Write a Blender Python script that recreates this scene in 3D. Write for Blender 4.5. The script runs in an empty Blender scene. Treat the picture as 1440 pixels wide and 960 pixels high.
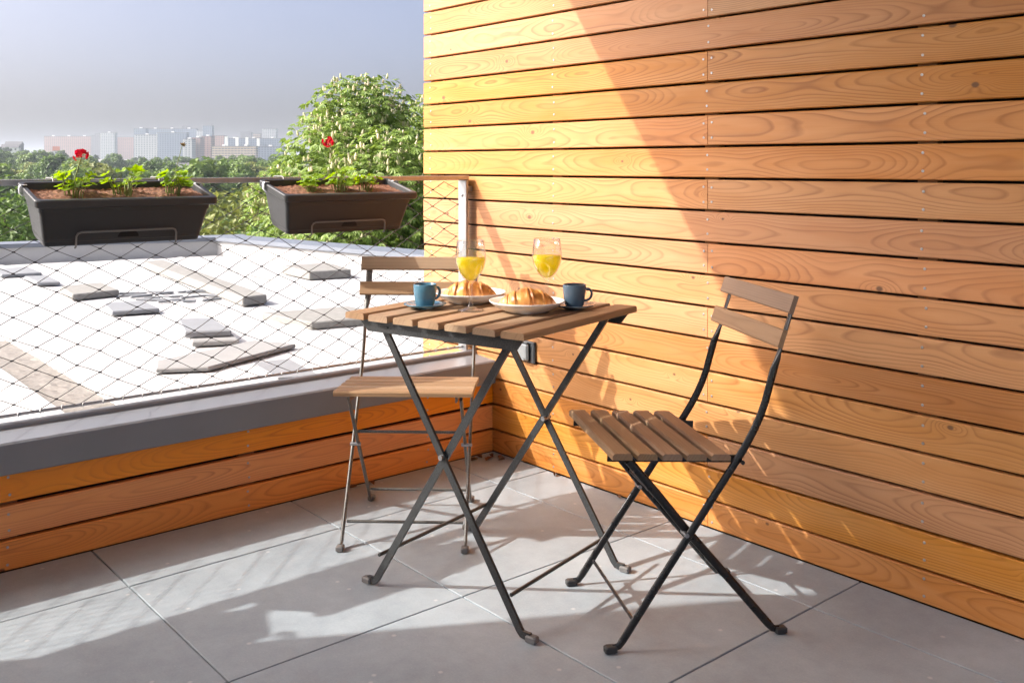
import bpy, bmesh, math, random
from math import radians as R, sin, cos, pi
from mathutils import Vector, Matrix, noise as mnoise

random.seed(7)
scene = bpy.context.scene
COL = scene.collection

# ---------------------------------------------------------------- camera
AZ = R(49.592)
CAM = Vector((2.818, -2.306, 1.075))
FPX = 1359.2
cd = bpy.data.cameras.new('camera')
cam = bpy.data.objects.new('camera', cd)
COL.objects.link(cam)
cam.location = CAM
cam.rotation_euler = (R(90), 0, AZ)
cd.sensor_fit = 'HORIZONTAL'
cd.sensor_width = 36.0
cd.lens = 36.0 * FPX / 1440.0
cd.shift_y = -(480 - 232.4) / 1440.0
cd.clip_start = 0.05
cd.clip_end = 30000
scene.camera = cam
FW = Vector((-sin(AZ), cos(AZ), 0)); RT = Vector((cos(AZ), sin(AZ), 0))

# ---------------------------------------------------------------- sky, sun, exposure
SUN = Vector((0.69, 1.20, -1.0)).normalized()      # direction the light travels
elev = math.asin(-SUN.z)
az_from = math.atan2(-SUN.x, -SUN.y)               # compass angle (from +Y, clockwise) of the sun
world = bpy.data.worlds.new('World'); scene.world = world
world.use_nodes = True
wn = world.node_tree.nodes; wl = world.node_tree.links
bg = wn['Background']
sky = wn.new('ShaderNodeTexSky')
sky.sky_type = 'NISHITA'; sky.sun_disc = False
sky.sun_elevation = elev; sky.sun_rotation = az_from
sky.altitude = 300; sky.air_density = 0.35; sky.dust_density = 9.0; sky.ozone_density = 1.0
wl.new(sky.outputs[0], bg.inputs[0])
bg.inputs[1].default_value = 0.15
sd = bpy.data.lights.new('sun', 'SUN')
so = bpy.data.objects.new('sun', sd); COL.objects.link(so)
so.rotation_euler = SUN.to_track_quat('-Z', 'Y').to_euler()
so.location = (-10, -16, 14)
sd.energy = 2.5; sd.angle = R(0.53); sd.color = (1.0, 0.955, 0.89)
scene.view_settings.view_transform = 'Standard'
scene.view_settings.look = 'None'
scene.view_settings.exposure = 1.44
scene.view_settings.gamma = 1.0
scene.view_settings.use_curve_mapping = False
try:
    scene.cycles.use_denoising = True
    scene.cycles.max_bounces = 10; scene.cycles.diffuse_bounces = 6; scene.cycles.transparent_max_bounces = 12
    scene.cycles.caustics_refractive = False
    scene.cycles.caustics_reflective = False
except Exception:
    pass

# ================================================================= helpers
def far(px, py, d):
    """a point seen at photo pixel px,py at depth d: only to lay out the distant things"""
    return CAM + d * (FW + RT * (px - 720) / FPX + Vector((0, 0, 1)) * (232.4 - py) / FPX)

def tag(o, label=None, cat=None, group=None, kind=None):
    if label: o['label'] = label
    if cat: o['category'] = cat
    if group: o['group'] = group
    if kind: o['kind'] = kind
    return o

def empty(name, loc=(0, 0, 0), rz=0.0, label=None, cat=None, group=None):
    o = bpy.data.objects.new(name, None); COL.objects.link(o)
    o.empty_display_size = 0.05
    o.location = loc; o.rotation_euler = (0, 0, rz)
    return tag(o, label, cat, group)

def obj(name, me, mat=None, parent=None, loc=None, rot=None):
    o = bpy.data.objects.new(name, me); COL.objects.link(o)
    if mat is not None and len(me.materials) == 0: me.materials.append(mat)
    if parent: o.parent = parent
    if loc is not None: o.location = loc
    if rot is not None: o.rotation_euler = rot
    return o

def copy_tree(o, parent=None):
    c = o.copy(); COL.objects.link(c); c.parent = parent
    for ch in list(o.children): copy_tree(ch, c)
    return c

class MB:
    """collects simple shapes into one mesh"""
    def __init__(s): s.v = []; s.f = []; s.sm = []
    def add(s, vs, fs, smooth=False):
        b = len(s.v); s.v += [tuple(p) for p in vs]
        for f in fs: s.f.append(tuple(b + i for i in f)); s.sm.append(smooth)
    def box(s, c, d, M=None):
        x, y, z = d[0] / 2, d[1] / 2, d[2] / 2
        vs = [Vector((sx * x, sy * y, sz * z)) for sz in (-1, 1) for sy in (-1, 1) for sx in (-1, 1)]
        if M is not None: vs = [M @ p for p in vs]
        vs = [p + Vector(c) for p in vs]
        s.add(vs, [(0, 2, 3, 1), (4, 5, 7, 6), (0, 1, 5, 4), (2, 6, 7, 3), (0, 4, 6, 2), (1, 3, 7, 5)])
    def cbox(s, c, d, b=0.002):
        """box with chamfered edges"""
        x, y, z = d[0] / 2, d[1] / 2, d[2] / 2
        vs = []; 
        def ring(zz, xx, yy, bb):
            return [(-xx + bb, -yy), (xx - bb, -yy), (xx, -yy + bb), (xx, yy - bb), (xx - bb, yy), (-xx + bb, yy), (-xx, yy - bb), (-xx, -yy + bb)]
        lv = [(-z, x - b, y - b), (-z + b, x, y), (z - b, x, y), (z, x - b, y - b)]
        for zz, xx, yy in lv:
            vs += [(c[0] + p[0], c[1] + p[1], c[2] + zz) for p in ring(zz, xx, yy, b)]
        fs = [tuple(range(7, -1, -1)), tuple(range(24, 32))]
        for k in range(3):
            for i in range(8):
                j = (i + 1) % 8
                fs.append((k * 8 + i, k * 8 + j, k * 8 + 8 + j, k * 8 + 8 + i))
        s.add(vs, fs)
    def prism(s, poly, z0, z1):
        n = len(poly)
        vs = [(p[0], p[1], z0) for p in poly] + [(p[0], p[1], z1) for p in poly]
        area = sum(poly[i][0] * poly[(i + 1) % n][1] - poly[(i + 1) % n][0] * poly[i][1] for i in range(n))
        fs = [tuple(range(n - 1, -1, -1)), tuple(range(n, 2 * n))] + [(i, (i + 1) % n, n + (i + 1) % n, n + i) for i in range(n)]
        if area < 0: fs = [tuple(reversed(f)) for f in fs]
        s.add(vs, fs)
    def tube(s, pts, rad, n=8, flat=None, caps=True, smooth=True, up=None):
        """sweep along pts; rad: number or list; flat: list of (a,b) half sizes -> oval / flat bar"""
        pts = [Vector(p) for p in pts]
        m = len(pts)
        if not isinstance(rad, (list, tuple)): rad = [rad] * m
        tang = []
        for i in range(m):
            t = pts[min(i + 1, m - 1)] - pts[max(i - 1, 0)]
            tang.append(t.normalized())
        u = Vector(up) if up is not None else Vector((0, 0, 1))
        if abs(u.dot(tang[0])) > 0.95: u = Vector((1, 0, 0))
        vs = []; 
        a = (u - tang[0] * u.dot(tang[0])).normalized()
        for i in range(m):
            if up is not None:
                uu = Vector(up); a = (uu - tang[i] * uu.dot(tang[i])).normalized()
            else:
                a = (a - tang[i] * a.dot(tang[i])).normalized()
            b = tang[i].cross(a)
            ra, rb = (rad[i], rad[i]) if flat is None else flat[i]
            for k in range(n):
                t = 2 * pi * (k + 0.5) / n
                vs.append(pts[i] + a * cos(t) * ra + b * sin(t) * rb)
        fs = []
        for i in range(m - 1):
            for k in range(n):
                j = (k + 1) % n
                fs.append((i * n + k, i * n + j, (i + 1) * n + j, (i + 1) * n + k))
        s.add(vs, fs, smooth)
        if caps:
            s.add(vs[:n], [tuple(range(n - 1, -1, -1))]); s.add(vs[-n:], [tuple(range(n))])
    def lathe(s, prof, n=32, c=(0, 0, 0), close=False):
        vs = []; m = len(prof)
        for r, z in prof:
            for k in range(n):
                t = 2 * pi * k / n
                vs.append((c[0] + r * cos(t), c[1] + r * sin(t), c[2] + z))
        fs = []
        for i in range(m - 1 + (1 if close else 0)):
            a = i; b = (i + 1) % m
            for k in range(n):
                j = (k + 1) % n
                fs.append((a * n + k, a * n + j, b * n + j, b * n + k))
        s.add(vs, fs, True)
    def mesh(s, name, mat=None, merge=False):
        me = bpy.data.meshes.new(name)
        me.from_pydata(s.v, [], s.f); 
        me.polygons.foreach_set('use_smooth', s.sm)
        if merge:
            bm = bmesh.new(); bm.from_mesh(me)
            bmesh.ops.remove_doubles(bm, verts=bm.verts, dist=1e-6)
            bmesh.ops.recalc_face_normals(bm, faces=bm.faces)
            bm.to_mesh(me); bm.free()
        me.update()
        if mat is not None: me.materials.append(mat)
        return me
    def build(s, name, mat, parent=None, loc=None, rot=None, merge=False):
        return obj(name, s.mesh(name, mat, merge), None, parent, loc, rot)

# ================================================================= materials
class NT:
    def __init__(s, name):
        s.m = bpy.data.materials.new(name); s.m.use_nodes = True
        s.t = s.m.node_tree; s.n = s.t.nodes; s.l = s.t.links
        s.b = s.n['Principled BSDF']
    def node(s, typ, **kw):
        n = s.n.new(typ)
        for k, v in kw.items(): setattr(n, k, v)
        return n
    def put(s, sock, v):
        if hasattr(v, 'is_output') or isinstance(v, bpy.types.NodeSocket): s.l.new(v, sock)
        else: sock.default_value = v
    def math(s, op, a, b=None, c=None, clamp=False):
        n = s.node('ShaderNodeMath', operation=op); n.use_clamp = clamp
        s.put(n.inputs[0], a)
        if b is not None: s.put(n.inputs[1], b)
        if c is not None: s.put(n.inputs[2], c)
        return n.outputs[0]
    def comb(s, x, y, z):
        n = s.node('ShaderNodeCombineXYZ')
        for i, v in enumerate((x, y, z)): s.put(n.inputs[i], v)
        return n.outputs[0]
    def noise(s, vec, scale=1.0, detail=2.0, rough=0.5, dist=0.0, out=0):
        n = s.node('ShaderNodeTexNoise')
        if vec is not None: s.l.new(vec, n.inputs['Vector'])
        n.inputs['Scale'].default_value = scale; n.inputs['Detail'].default_value = detail
        n.inputs['Roughness'].default_value = rough; n.inputs['Distortion'].default_value = dist
        return n.outputs[out]
    def ramp(s, fac, stops, interp='LINEAR'):
        n = s.node('ShaderNodeValToRGB'); n.color_ramp.interpolation = interp
        e = n.color_ramp.elements
        while len(e) < len(stops): e.new(0.5)
        for i, (p, c) in enumerate(stops):
            e[i].position = p; e[i].color = (*c, 1) if len(c) == 3 else c
        s.l.new(fac, n.inputs[0]); return n.outputs[0]
    def mix(s, fac, a, b, mode='MIX'):
        n = s.node('ShaderNodeMix', data_type='RGBA', blend_type=mode)
        s.put(n.inputs[0], fac)
        s.put(n.inputs[6], (*a, 1) if isinstance(a, tuple) and len(a) == 3 else a)
        s.put(n.inputs[7], (*b, 1) if isinstance(b, tuple) and len(b) == 3 else b)
        return n.outputs[2]
    def hsv(s, col, h=0.5, sat=1.0, v=1.0):
        n = s.node('ShaderNodeHueSaturation')
        s.put(n.inputs['Hue'], h); s.put(n.inputs['Saturation'], sat); s.put(n.inputs['Value'], v)
        s.l.new(col, n.inputs['Color']); return n.outputs[0]
    def bump(s, h, strength=0.2, dist=0.002):
        n = s.node('ShaderNodeBump'); n.inputs['Strength'].default_value = strength
        n.inputs['Distance'].default_value = dist
        s.l.new(h, n.inputs['Height']); s.l.new(n.outputs[0], s.b.inputs['Normal'])
    def coord(s, which='Object'):
        return s.node('ShaderNodeTexCoord').outputs[which]
    def sep(s, v):
        n = s.node('ShaderNodeSeparateXYZ'); s.l.new(v, n.inputs[0]); return n.outputs
    def rnd(s): return s.node('ShaderNodeObjectInfo').outputs['Random']
    def fin(s, col=None, rough=0.5, metal=0.0, spec=None):
        if col is not None: s.put(s.b.inputs['Base Color'], (*col, 1) if isinstance(col, tuple) and len(col) == 3 else col)
        s.put(s.b.inputs['Roughness'], rough); s.put(s.b.inputs['Metallic'], metal)
        if spec is not None: s.put(s.b.inputs['Specular IOR Level'], spec)
        return s.m

def wood_mat(name, light, mid, dark, knotcol, spacing=0.0050, rough=0.5, knots=True, wob=0.03, var=0.24, huevar=0.010, ringamt=1.0):
    """sawn boards: growth rings of a log cut along local X, with knots"""
    t = NT(name)
    s = t.sep(t.coord()); r = t.rnd()
    r2 = t.math('FRACT', t.math('MULTIPLY', r, 37.7)); r3 = t.math('FRACT', t.math('MULTIPLY', r, 113.3))
    u = t.math('ADD', s[0], t.math('MULTIPLY', r, 61.0))
    v = t.math('ADD', s[2], t.math('MULTIPLY', s[1], 0.6))
    vv = t.math('ADD', v, t.math('MULTIPLY', r2, 23.0))
    # slowly wandering distance of the board from the pith
    w1 = t.noise(t.comb(t.math('MULTIPLY', u, 1.1), r3, 0.0), 1.0, 2.0, 0.5)
    w2 = t.noise(t.comb(t.math('MULTIPLY', u, 2.2), t.math('MULTIPLY', vv, 9.0), 3.0), 1.0, 2.0, 0.5)
    d = t.math('ADD', t.math('MULTIPLY_ADD', w1, wob * 6, -wob * 2.2), t.math('MULTIPLY', r2, 0.05))
    v0 = t.math('MULTIPLY_ADD', r3, 0.07, -0.035)
    dv = t.math('SUBTRACT', v, v0)
    f = t.math('SQRT', t.math('ADD', t.math('MULTIPLY', dv, dv), t.math('MULTIPLY', d, d)))
    f = t.math('ADD', f, t.math('MULTIPLY_ADD', w2, wob * 0.8, -wob * 0.4))
    core = None
    if knots:
        vo = t.node('ShaderNodeTexVoronoi', voronoi_dimensions='2D', feature='F1')
        vo.inputs['Scale'].default_value = 1.0
        kx, ky = 2.0, 5.5
        t.l.new(t.comb(t.math('MULTIPLY', u, kx), t.math('MULTIPLY', vv, ky), 0.0), vo.inputs['Vector'])
        ps = t.sep(vo.outputs['Position'])
        du = t.math('SUBTRACT', u, t.math('DIVIDE', ps[0], kx)); dk = t.math('SUBTRACT', vv, t.math('DIVIDE', ps[1], ky))
        keep = t.math('GREATER_THAN', t.sep(vo.outputs['Color'])[0], 0.5)
        size = t.math('MULTIPLY_ADD', t.sep(vo.outputs['Color'])[1], 0.7, 0.45)
        rr = t.math('SQRT', t.math('ADD', t.math('MULTIPLY', t.math('MULTIPLY', du, du), 0.16), t.math('MULTIPLY', dk, dk)))
        rr = t.math('DIVIDE', rr, size)
        g = t.math('EXPONENT', t.math('MULTIPLY', t.math('MULTIPLY', rr, rr), -2600.0))
        f = t.math('ADD', f, t.math('MULTIPLY', t.math('MULTIPLY', g, keep), 0.024))
        rk = t.math('SQRT', t.math('ADD', t.math('MULTIPLY', t.math('MULTIPLY', du, du), 0.5), t.math('MULTIPLY', dk, dk)))
        rk = t.math('DIVIDE', rk, size)
        mr = t.node('ShaderNodeMapRange', interpolation_type='SMOOTHSTEP')
        t.l.new(rk, mr.inputs[0]); mr.inputs[1].default_value = 0.0085; mr.inputs[2].default_value = 0.004
        core = t.math('MULTIPLY', mr.outputs[0], keep)
    ring = t.math('FRACT', t.math('DIVIDE', f, spacing))
    late = t.ramp(ring, [(0.0, (0.55,) * 3), (0.07, (0.0,) * 3), (0.45, (0.04,) * 3), (0.74, (0.35,) * 3), (0.90, (1,) * 3), (1.0, (0.55,) * 3)])
    # ring contrast comes and goes along the board
    con = t.noise(t.comb(t.math('MULTIPLY', u, 1.6), t.math('MULTIPLY', vv, 14.0), 7.0), 1.0, 2.0, 0.6)
    con = t.math('MULTIPLY', t.ramp(con, [(0.3, (0.2,) * 3), (0.62, (1,) * 3)]), t.math('MULTIPLY', t.math('MULTIPLY_ADD', r3, 0.6, 0.68, clamp=True), ringamt))
    late = t.math('MULTIPLY', late, con)
    fib = t.noise(t.comb(t.math('MULTIPLY', u, 6.0), t.math('MULTIPLY', vv, 420.0), t.math('MULTIPLY', s[1], 300.0)), 1.0, 3.0, 0.6)
    blot = t.noise(t.comb(t.math('MULTIPLY', u, 2.5), t.math('MULTIPLY', vv, 18.0), 1.0), 1.0, 3.0, 0.6)
    base = t.mix(t.ramp(blot, [(0.3, (0,) * 3), (0.7, (1,) * 3)]), light, mid)
    col = t.mix(t.math('MULTIPLY', late, 0.72), base, dark)
    col = t.mix(t.math('MULTIPLY_ADD', fib, 0.5, -0.12, clamp=True), col, t.hsv(col, 0.5, 1.05, 0.72))
    if core is not None:
        col = t.mix(t.math('MULTIPLY', core, 0.85), col, knotcol)
    col = t.hsv(col, t.math('MULTIPLY_ADD', r3, huevar, 0.5 - huevar / 2), t.math('MULTIPLY_ADD', r, 0.2, 0.9),
                t.math('MULTIPLY_ADD', r2, var, 1.0 - var / 2))
    t.bump(t.math('ADD', t.math('MULTIPLY', late, 0.6), fib), 0.15, 0.001)
    return t.fin(col, t.math('MULTIPLY_ADD', fib, 0.25, rough - 0.1))

def plain(name, col, rough=0.5, metal=0.0, nscale=None, namt=0.12, bump=0.0, spec=None):
    t = NT(name)
    if nscale:
        n = t.noise(t.coord(), nscale, 4.0, 0.6)
        c = t.mix(n, tuple(x * (1 - namt) for x in col), tuple(min(1, x * (1 + namt)) for x in col))
        if bump: t.bump(n, bump, 0.002)
        return t.fin(c, t.math('MULTIPLY_ADD', n, 0.2, rough - 0.1), metal, spec)
    return t.fin(col, rough, metal, spec)

LARCH = wood_mat('larch_cladding', (0.565, 0.266, 0.096), (0.500, 0.202, 0.050), (0.23, 0.070, 0.012), (0.10, 0.045, 0.02), 0.0052, 0.5)
LARCH_DARK = wood_mat('oiled_larch_parapet', (0.82, 0.30, 0.040), (0.76, 0.25, 0.024), (0.48, 0.11, 0.010), (0.09, 0.03, 0.012), 0.0052, 0.45, var=0.14, huevar=0.004)
ACACIA = wood_mat('stained_acacia', (0.37, 0.238, 0.138), (0.28, 0.175, 0.098), (0.17, 0.10, 0.056), (0.06, 0.03, 0.02), 0.006, 0.55, knots=False, wob=0.012, var=0.25, ringamt=0.7)

def tile_mat():
    t = NT('grey_porcelain_tile'); c = t.coord('Object'); r = t.rnd()
    off = t.node('ShaderNodeVectorMath', operation='ADD'); t.l.new(c, off.inputs[0]); t.l.new(t.comb(t.math('MULTIPLY', r, 40.0), r, 0.0), off.inputs[1])
    big = t.noise(off.outputs[0], 3.5, 4.0, 0.6, 0.4); fine = t.noise(off.outputs[0], 180.0, 3.0, 0.7); mid = t.noise(off.outputs[0], 26.0, 3.0, 0.6)
    m = t.math('MULTIPLY_ADD', big, 0.55, t.math('MULTIPLY_ADD', mid, 0.3, t.math('MULTIPLY', fine, 0.25)))
    col = t.ramp(m, [(0.32, (0.215, 0.250, 0.278)), (0.78, (0.378, 0.428, 0.460))])
    sp = t.noise(off.outputs[0], 420.0, 1.0, 0.5)
    col = t.mix(t.ramp(sp, [(0.74, (0,) * 3), (0.80, (1,) * 3)]), col, (0.6, 0.59, 0.57))
    # pale spots left by splashes
    vo = t.node('ShaderNodeTexVoronoi', voronoi_dimensions='2D'); vo.inputs['Scale'].default_value = 4.5
    t.l.new(off.outputs[0], vo.inputs['Vector'])
    spot = t.ramp(vo.outputs['Distance'], [(0.012, (1,) * 3), (0.03, (0,) * 3)])
    col = t.mix(t.math('MULTIPLY', spot, 0.5), col, (0.62, 0.6, 0.58))
    t.bump(fine, 0.08, 0.001)
    return t.fin(col, t.math('MULTIPLY_ADD', mid, 0.25, 0.42))
TILE = tile_mat()
GROUT = plain('dark_joint', (0.035, 0.032, 0.03), 0.9)
MEMBRANE_BLACK = plain('black_facade_membrane', (0.012, 0.012, 0.012), 0.9)
BATTEN = plain('batten_wood', (0.28, 0.15, 0.07), 0.8, 0, 30.0)
SCREW = plain('stainless_screw', (0.42, 0.40, 0.385), 0.4, 1.0)
PLASTER = plain('white_render', (0.74, 0.72, 0.68), 0.9, 0, 40.0, 0.05)
COPING = plain('grey_coated_sheet', (0.19, 0.20, 0.22), 0.34, 0.0, 6.0, 0.10)
STAIN = plain('brushed_stainless', (0.38, 0.38, 0.385), 0.45, 1.0, 60.0, 0.06)
CABLE = plain('steel_wire_rope', (0.085, 0.078, 0.073), 0.5, 0.0)
FERRULE = plain('dark_ferrule', (0.03, 0.028, 0.028), 0.45, 0.3)
def speckle_metal(name, col, rough):
    t = NT(name); n = t.noise(t.coord(), 260.0, 2.0, 0.7); b = t.noise(t.coord(), 14.0, 3.0, 0.6)
    c = t.mix(t.ramp(n, [(0.42, (0,) * 3), (0.7, (1,) * 3)]), tuple(x * 0.75 for x in col), tuple(x * 1.7 for x in col))
    t.bump(n, 0.25, 0.0006)
    return t.fin(c, t.math('MULTIPLY_ADD', b, 0.2, rough - 0.1), 0.0)
TABLE_METAL = speckle_metal('grey_hammered_paint', (0.030, 0.032, 0.033), 0.34)
CHAIR_METAL = speckle_metal('black_gloss_paint', (0.010, 0.0095, 0.0095), 0.28)
LCHAIR_METAL = speckle_metal('worn_grey_paint', (0.10, 0.095, 0.085), 0.36)
PAD = plain('grey_plastic_foot', (0.14, 0.135, 0.13), 0.6, 0, 80.0)
PAD_BLACK = plain('black_plastic_foot', (0.03, 0.03, 0.03), 0.55, 0, 80.0)

# ================================================================= terrace floor
floor = MB(); floor.prism([(-0.06, 0.04), (-0.06, -3.05), (4.3, -3.05), (4.3, 0.04)], -0.20, -0.012); floor.prism([(4.3, 0.04), (4.3, -3.05), (9.0, -3.05), (9.0, 0.04)], -0.20, -0.004)
terrace = floor.build('terrace_floor', GROUT); terrace.data.materials.append(TILE)
for p_ in list(terrace.data.polygons)[6:]: p_.material_index = 1; tag(terrace, kind='structure')
TX = [0.0, 0.303] + [0.303 + 0.5985 * k for k in range(1, 7)]; TX[-1] = 3.9
TY = [0.0, -0.2255] + [-0.2255 - 0.6122 * k for k in range(1, 5)] + [-2.98]
tile_cache = {}
for i in range(len(TX) - 1):
    for j in range(len(TY) - 1):
        x0, x1, y1, y0 = TX[i], TX[i + 1], TY[j], TY[j + 1]
        w, h = round(x1 - x0 - 0.004, 4), round(y1 - y0 - 0.004, 4)
        if w <= 0.02 or h <= 0.02: continue
        if (w, h) not in tile_cache:
            m = MB(); m.cbox((0, 0, -0.010), (w, h, 0.02), 0.0012); tile_cache[(w, h)] = m.mesh('tile', TILE)
        o = obj('tile', tile_cache[(w, h)], None, terrace, ((x0 + x1) / 2, (y0 + y1) / 2, random.uniform(-0.0006, 0.0004)))

# ================================================================= timber wall (face at y = 0)
PITCH = 0.0953; GAP = 0.0072; ZOFF = -0.013
def plank_mesh(name, L, H, T, mat, b=0.0025):
    """local X along the board, local Y depth (front at -Y), local Z height, chamfered front edges"""
    prof = [(-T + b, -H / 2), (0, -H / 2), (0, H / 2), (-T + b, H / 2), (-T, H / 2 - b), (-T, -H / 2 + b)]
    vs = [(-L / 2, p[0], p[1]) for p in prof] + [(L / 2, p[0], p[1]) for p in prof]
    n = 6
    fs = [tuple(range(n)), tuple(range(2 * n - 1, n - 1, -1))] + [(i, n + i, n + (i + 1) % n, (i + 1) % n) for i in range(n)]
    m = MB(); m.add(vs, fs); return m.mesh(name, mat, merge=True)
sm = MB(); sm.lathe([(0.0001, 0.0012), (0.0012, 0.0004), (0.0022, 0.0012), (0.0035, 0.0009), (0.0038, -0.001)], 10)
screw_me = sm.mesh('screw', SCREW)

wall = empty('timber_wall', (1.7, 0.02, 0), 0, 'tall orange larch wall of horizontal planks with open black joints', 'wall')
def wpart(o):
    o.parent = wall; o.location = Vector(o.location) - Vector(wall.location); return o
mb = MB(); mb.box((1.70, 0.20, 1.30), (4.26, 0.30, 3.4)); wpart(mb.build('wall_core', MEMBRANE_BLACK))
for bx in (-0.405, 0.333, 1.006, 1.667, 2.33, 2.99, 3.6):
    mb = MB(); mb.box((0, 0, 0), (0.05, 0.028, 2.5)); wpart(mb.build('batten', BATTEN, None, (bx, 0.0345, 1.26)))
WX0, WX1 = -0.452, 3.85
NP = 27
BH = PITCH - GAP
me_full = plank_mesh('plank', WX1 - WX0, BH, 0.020, LARCH)
me_a = plank_mesh('plank', 1.0055 - WX0, BH, 0.020, LARCH)
me_b = plank_mesh('plank', WX1 - 1.0075, BH, 0.020, LARCH)
me_low = plank_mesh('plank', WX1 - WX0, 0.0786, 0.020, LARCH)
me_la = plank_mesh('plank', 1.0055 - WX0, 0.0786, 0.020, LARCH); me_lb = plank_mesh('plank', WX1 - 1.0075, 0.0786, 0.020, LARCH)
for k in range(NP):
    z0 = k * PITCH + ZOFF + GAP / 2; z1 = z0 + BH
    if k == 0: z0 = 0.0009; z1 = z0 + 0.0786
    zc = (z0 + z1) / 2
    jit = random.uniform(-0.0008, 0.0012)
    bs = []
    if k % 2 == 0:
        for me, xa, xb in (((me_la if k == 0 else me_a), WX0, 1.0055), ((me_lb if k == 0 else me_b), 1.0075, WX1)):
            bs.append((wpart(obj('plank', me, None, None, ((xa + xb) / 2, 0.020 + jit, zc))), xa, xb))
    else:
        bs.append((wpart(obj('plank', me_full, None, None, ((WX0 + WX1) / 2 + random.uniform(-.004, .004), 0.020 + jit, zc))), WX0, WX1))
    if zc > 2.0: continue
    for o, xa, xb in bs:
        for bx in (-0.405, 0.333, 1.006, 1.667, 2.33):
            xs = [bx + random.uniform(-0.004, 0.004)]
            if k % 2 == 0 and abs(bx - 1.006) < 0.01: xs = [0.992] if xb < 1.1 else [1.022]
            for x in xs:
                if not (xa <= x <= xb): continue
                for dz in (-0.0225, 0.0225):
                    s = obj('screw', screw_me, None, o, (x - (xa + xb) / 2, -0.0203, dz + random.uniform(-.002, .002)), (R(90), 0, 0))

# ================================================================= parapet (face at x = 0)
parapet = empty('parapet', (-0.08, -1.5, 0), 0, 'low deep orange plank parapet with dark grey sheet metal coping', 'parapet')
def ppart(o):
    o.parent = parapet; o.location = Vector(o.location) - Vector(parapet.location); return o
PL = 3.0
mb = MB(); mb.box((-0.09, -1.5, 0.12), (0.10, PL + 0.04, 0.40)); ppart(mb.build('parapet_core', MEMBRANE_BLACK))
for y in (-0.30, -0.98, -1.66, -2.34):
    mb = MB(); mb.box((0, 0, 0), (0.018, 0.05, 0.25)); ppart(mb.build('batten', BATTEN, None, (-0.0295, y, 0.13)))
pm = plank_mesh('plank', PL - 0.003, BH - 0.004, 0.020, LARCH_DARK); pm0 = plank_mesh('plank', PL - 0.003, 0.0786, 0.020, LARCH_DARK)
for k in range(3):
    z0 = k * PITCH + ZOFF + GAP / 2; z1 = z0 + BH
    if k == 0: z0 = 0.0009; z1 = z0 + 0.0786
    # local -Y (front) must face +X
    o = obj('plank', pm0 if k == 0 else pm, None, None, (-0.020 + random.uniform(-.0006, .0006), -PL / 2 - 0.0015, (z0 + z1) / 2), (0, 0, R(90)))
    ppart(o)
    for y in (-0.30, -0.98, -1.66, -2.34):
        for dz in (-0.022, 0.022):
            # local x of board runs along +y
            obj('screw', screw_me, None, o, (y + PL / 2 + random.uniform(-.004, .004), -0.0203, dz + random.uniform(-.002, .002)), (R(90), 0, 0))
# coping: folded sheet with drip face, gently sloped top and rounded back bead
prof = [(0.014, 0.258), (0.016, 0.262), (0.016, 0.338), (0.010, 0.343)]
prof += [(-0.095, 0.350), (-0.100, 0.352)]
for a in range(0, 181, 20): prof.append((-0.113 - 0.013 * -cos(R(a)) * -1 + 0.0, 0.353 + 0.013 * sin(R(a))))
prof += [(-0.130, 0.338), (-0.215, 0.335), (-0.218, 0.24)]
n = len(prof)
mb = MB()
vs = [(x, 0.0 - 0.002, z) for x, z in prof] + [(x, -PL, z) for x, z in prof]
mb.add(vs, [(i, i + 1, n + i + 1, n + i) for i in range(n - 1)], False)
cop = ppart(mb.build('coping', COPING))
sol = cop.modifiers.new('thickness', 'SOLIDIFY'); sol.thickness = 0.0015; sol.offset = -1

# ================================================================= railing above the parapet
XR = -0.145
rail = empty('railing', (XR, -1.5, 0.34), 0, 'stainless balcony railing with flat handrail and diamond wire rope net', 'railing')
def rpart(o):
    o.parent = rail; o.location = Vector(o.location) - Vector(rail.location); return o
mb = MB(); mb.cbox((XR, -1.51, 1.0265), (0.050, 2.98, 0.017), 0.002); rpart(mb.build('handrail', STAIN))
mb = MB(); mb.cbox((XR, -0.030, 0.689), (0.050, 0.012, 0.656), 0.0015); rpart(mb.build('post', STAIN))
mb = MB(); mb.cbox((XR - 0.02, -0.012, 1.00), (0.012, 0.0225, 0.06), 0.0015); mb.cbox((XR + 0.012, -0.0125, 0.985), (0.020, 0.0215, 0.020), 0.0015); rpart(mb.build('wall_bracket', STAIN))
mb = MB(); mb.cbox((XR, -2.96, 0.689), (0.050, 0.012, 0.656), 0.0015); rpart(mb.build('post', STAIN))
mb = MB(); mb.lathe([(0.0001, 0.004), (0.006, 0.003), (0.0075, 0)], 10)
bolt = mb.mesh('bolt', STAIN)
for z in (0.96, 0.70, 0.44):
    rpart(obj('bolt', bolt, None, None, (XR, -0.0365, z), (R(90), 0, 0)))
NB, NTOP = 0.377, 1.012
mb = MB(); mb.tube([(XR, -2.955, NB), (XR, -0.038, NB)], 0.0048, 8); rpart(mb.build('bottom_rod', STAIN))
DY, DZ = 0.0576, 0.0305; Y0, Z0 = -0.925, 0.587
rng = random.Random(3)
nodes = {}
for a in range(-37, 17):
    for b in range(-8, 16):
        if (a + b) % 2: continue
        y, z = Y0 + a * DY, Z0 + b * DZ
        if y > -0.03 or y < -2.96 or z < NB - 0.001 - DZ or z > NTOP + DZ: continue
        zz = min(max(z, NB), NTOP); edge = zz != z
        nodes[(a, b)] = (Vector((XR + rng.uniform(-.003, .003), min(y + rng.uniform(-.004, .004), -0.042), zz + (0 if edge else rng.uniform(-.003, .003)))), edge)
wire = MB(); fer = MB()
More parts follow.
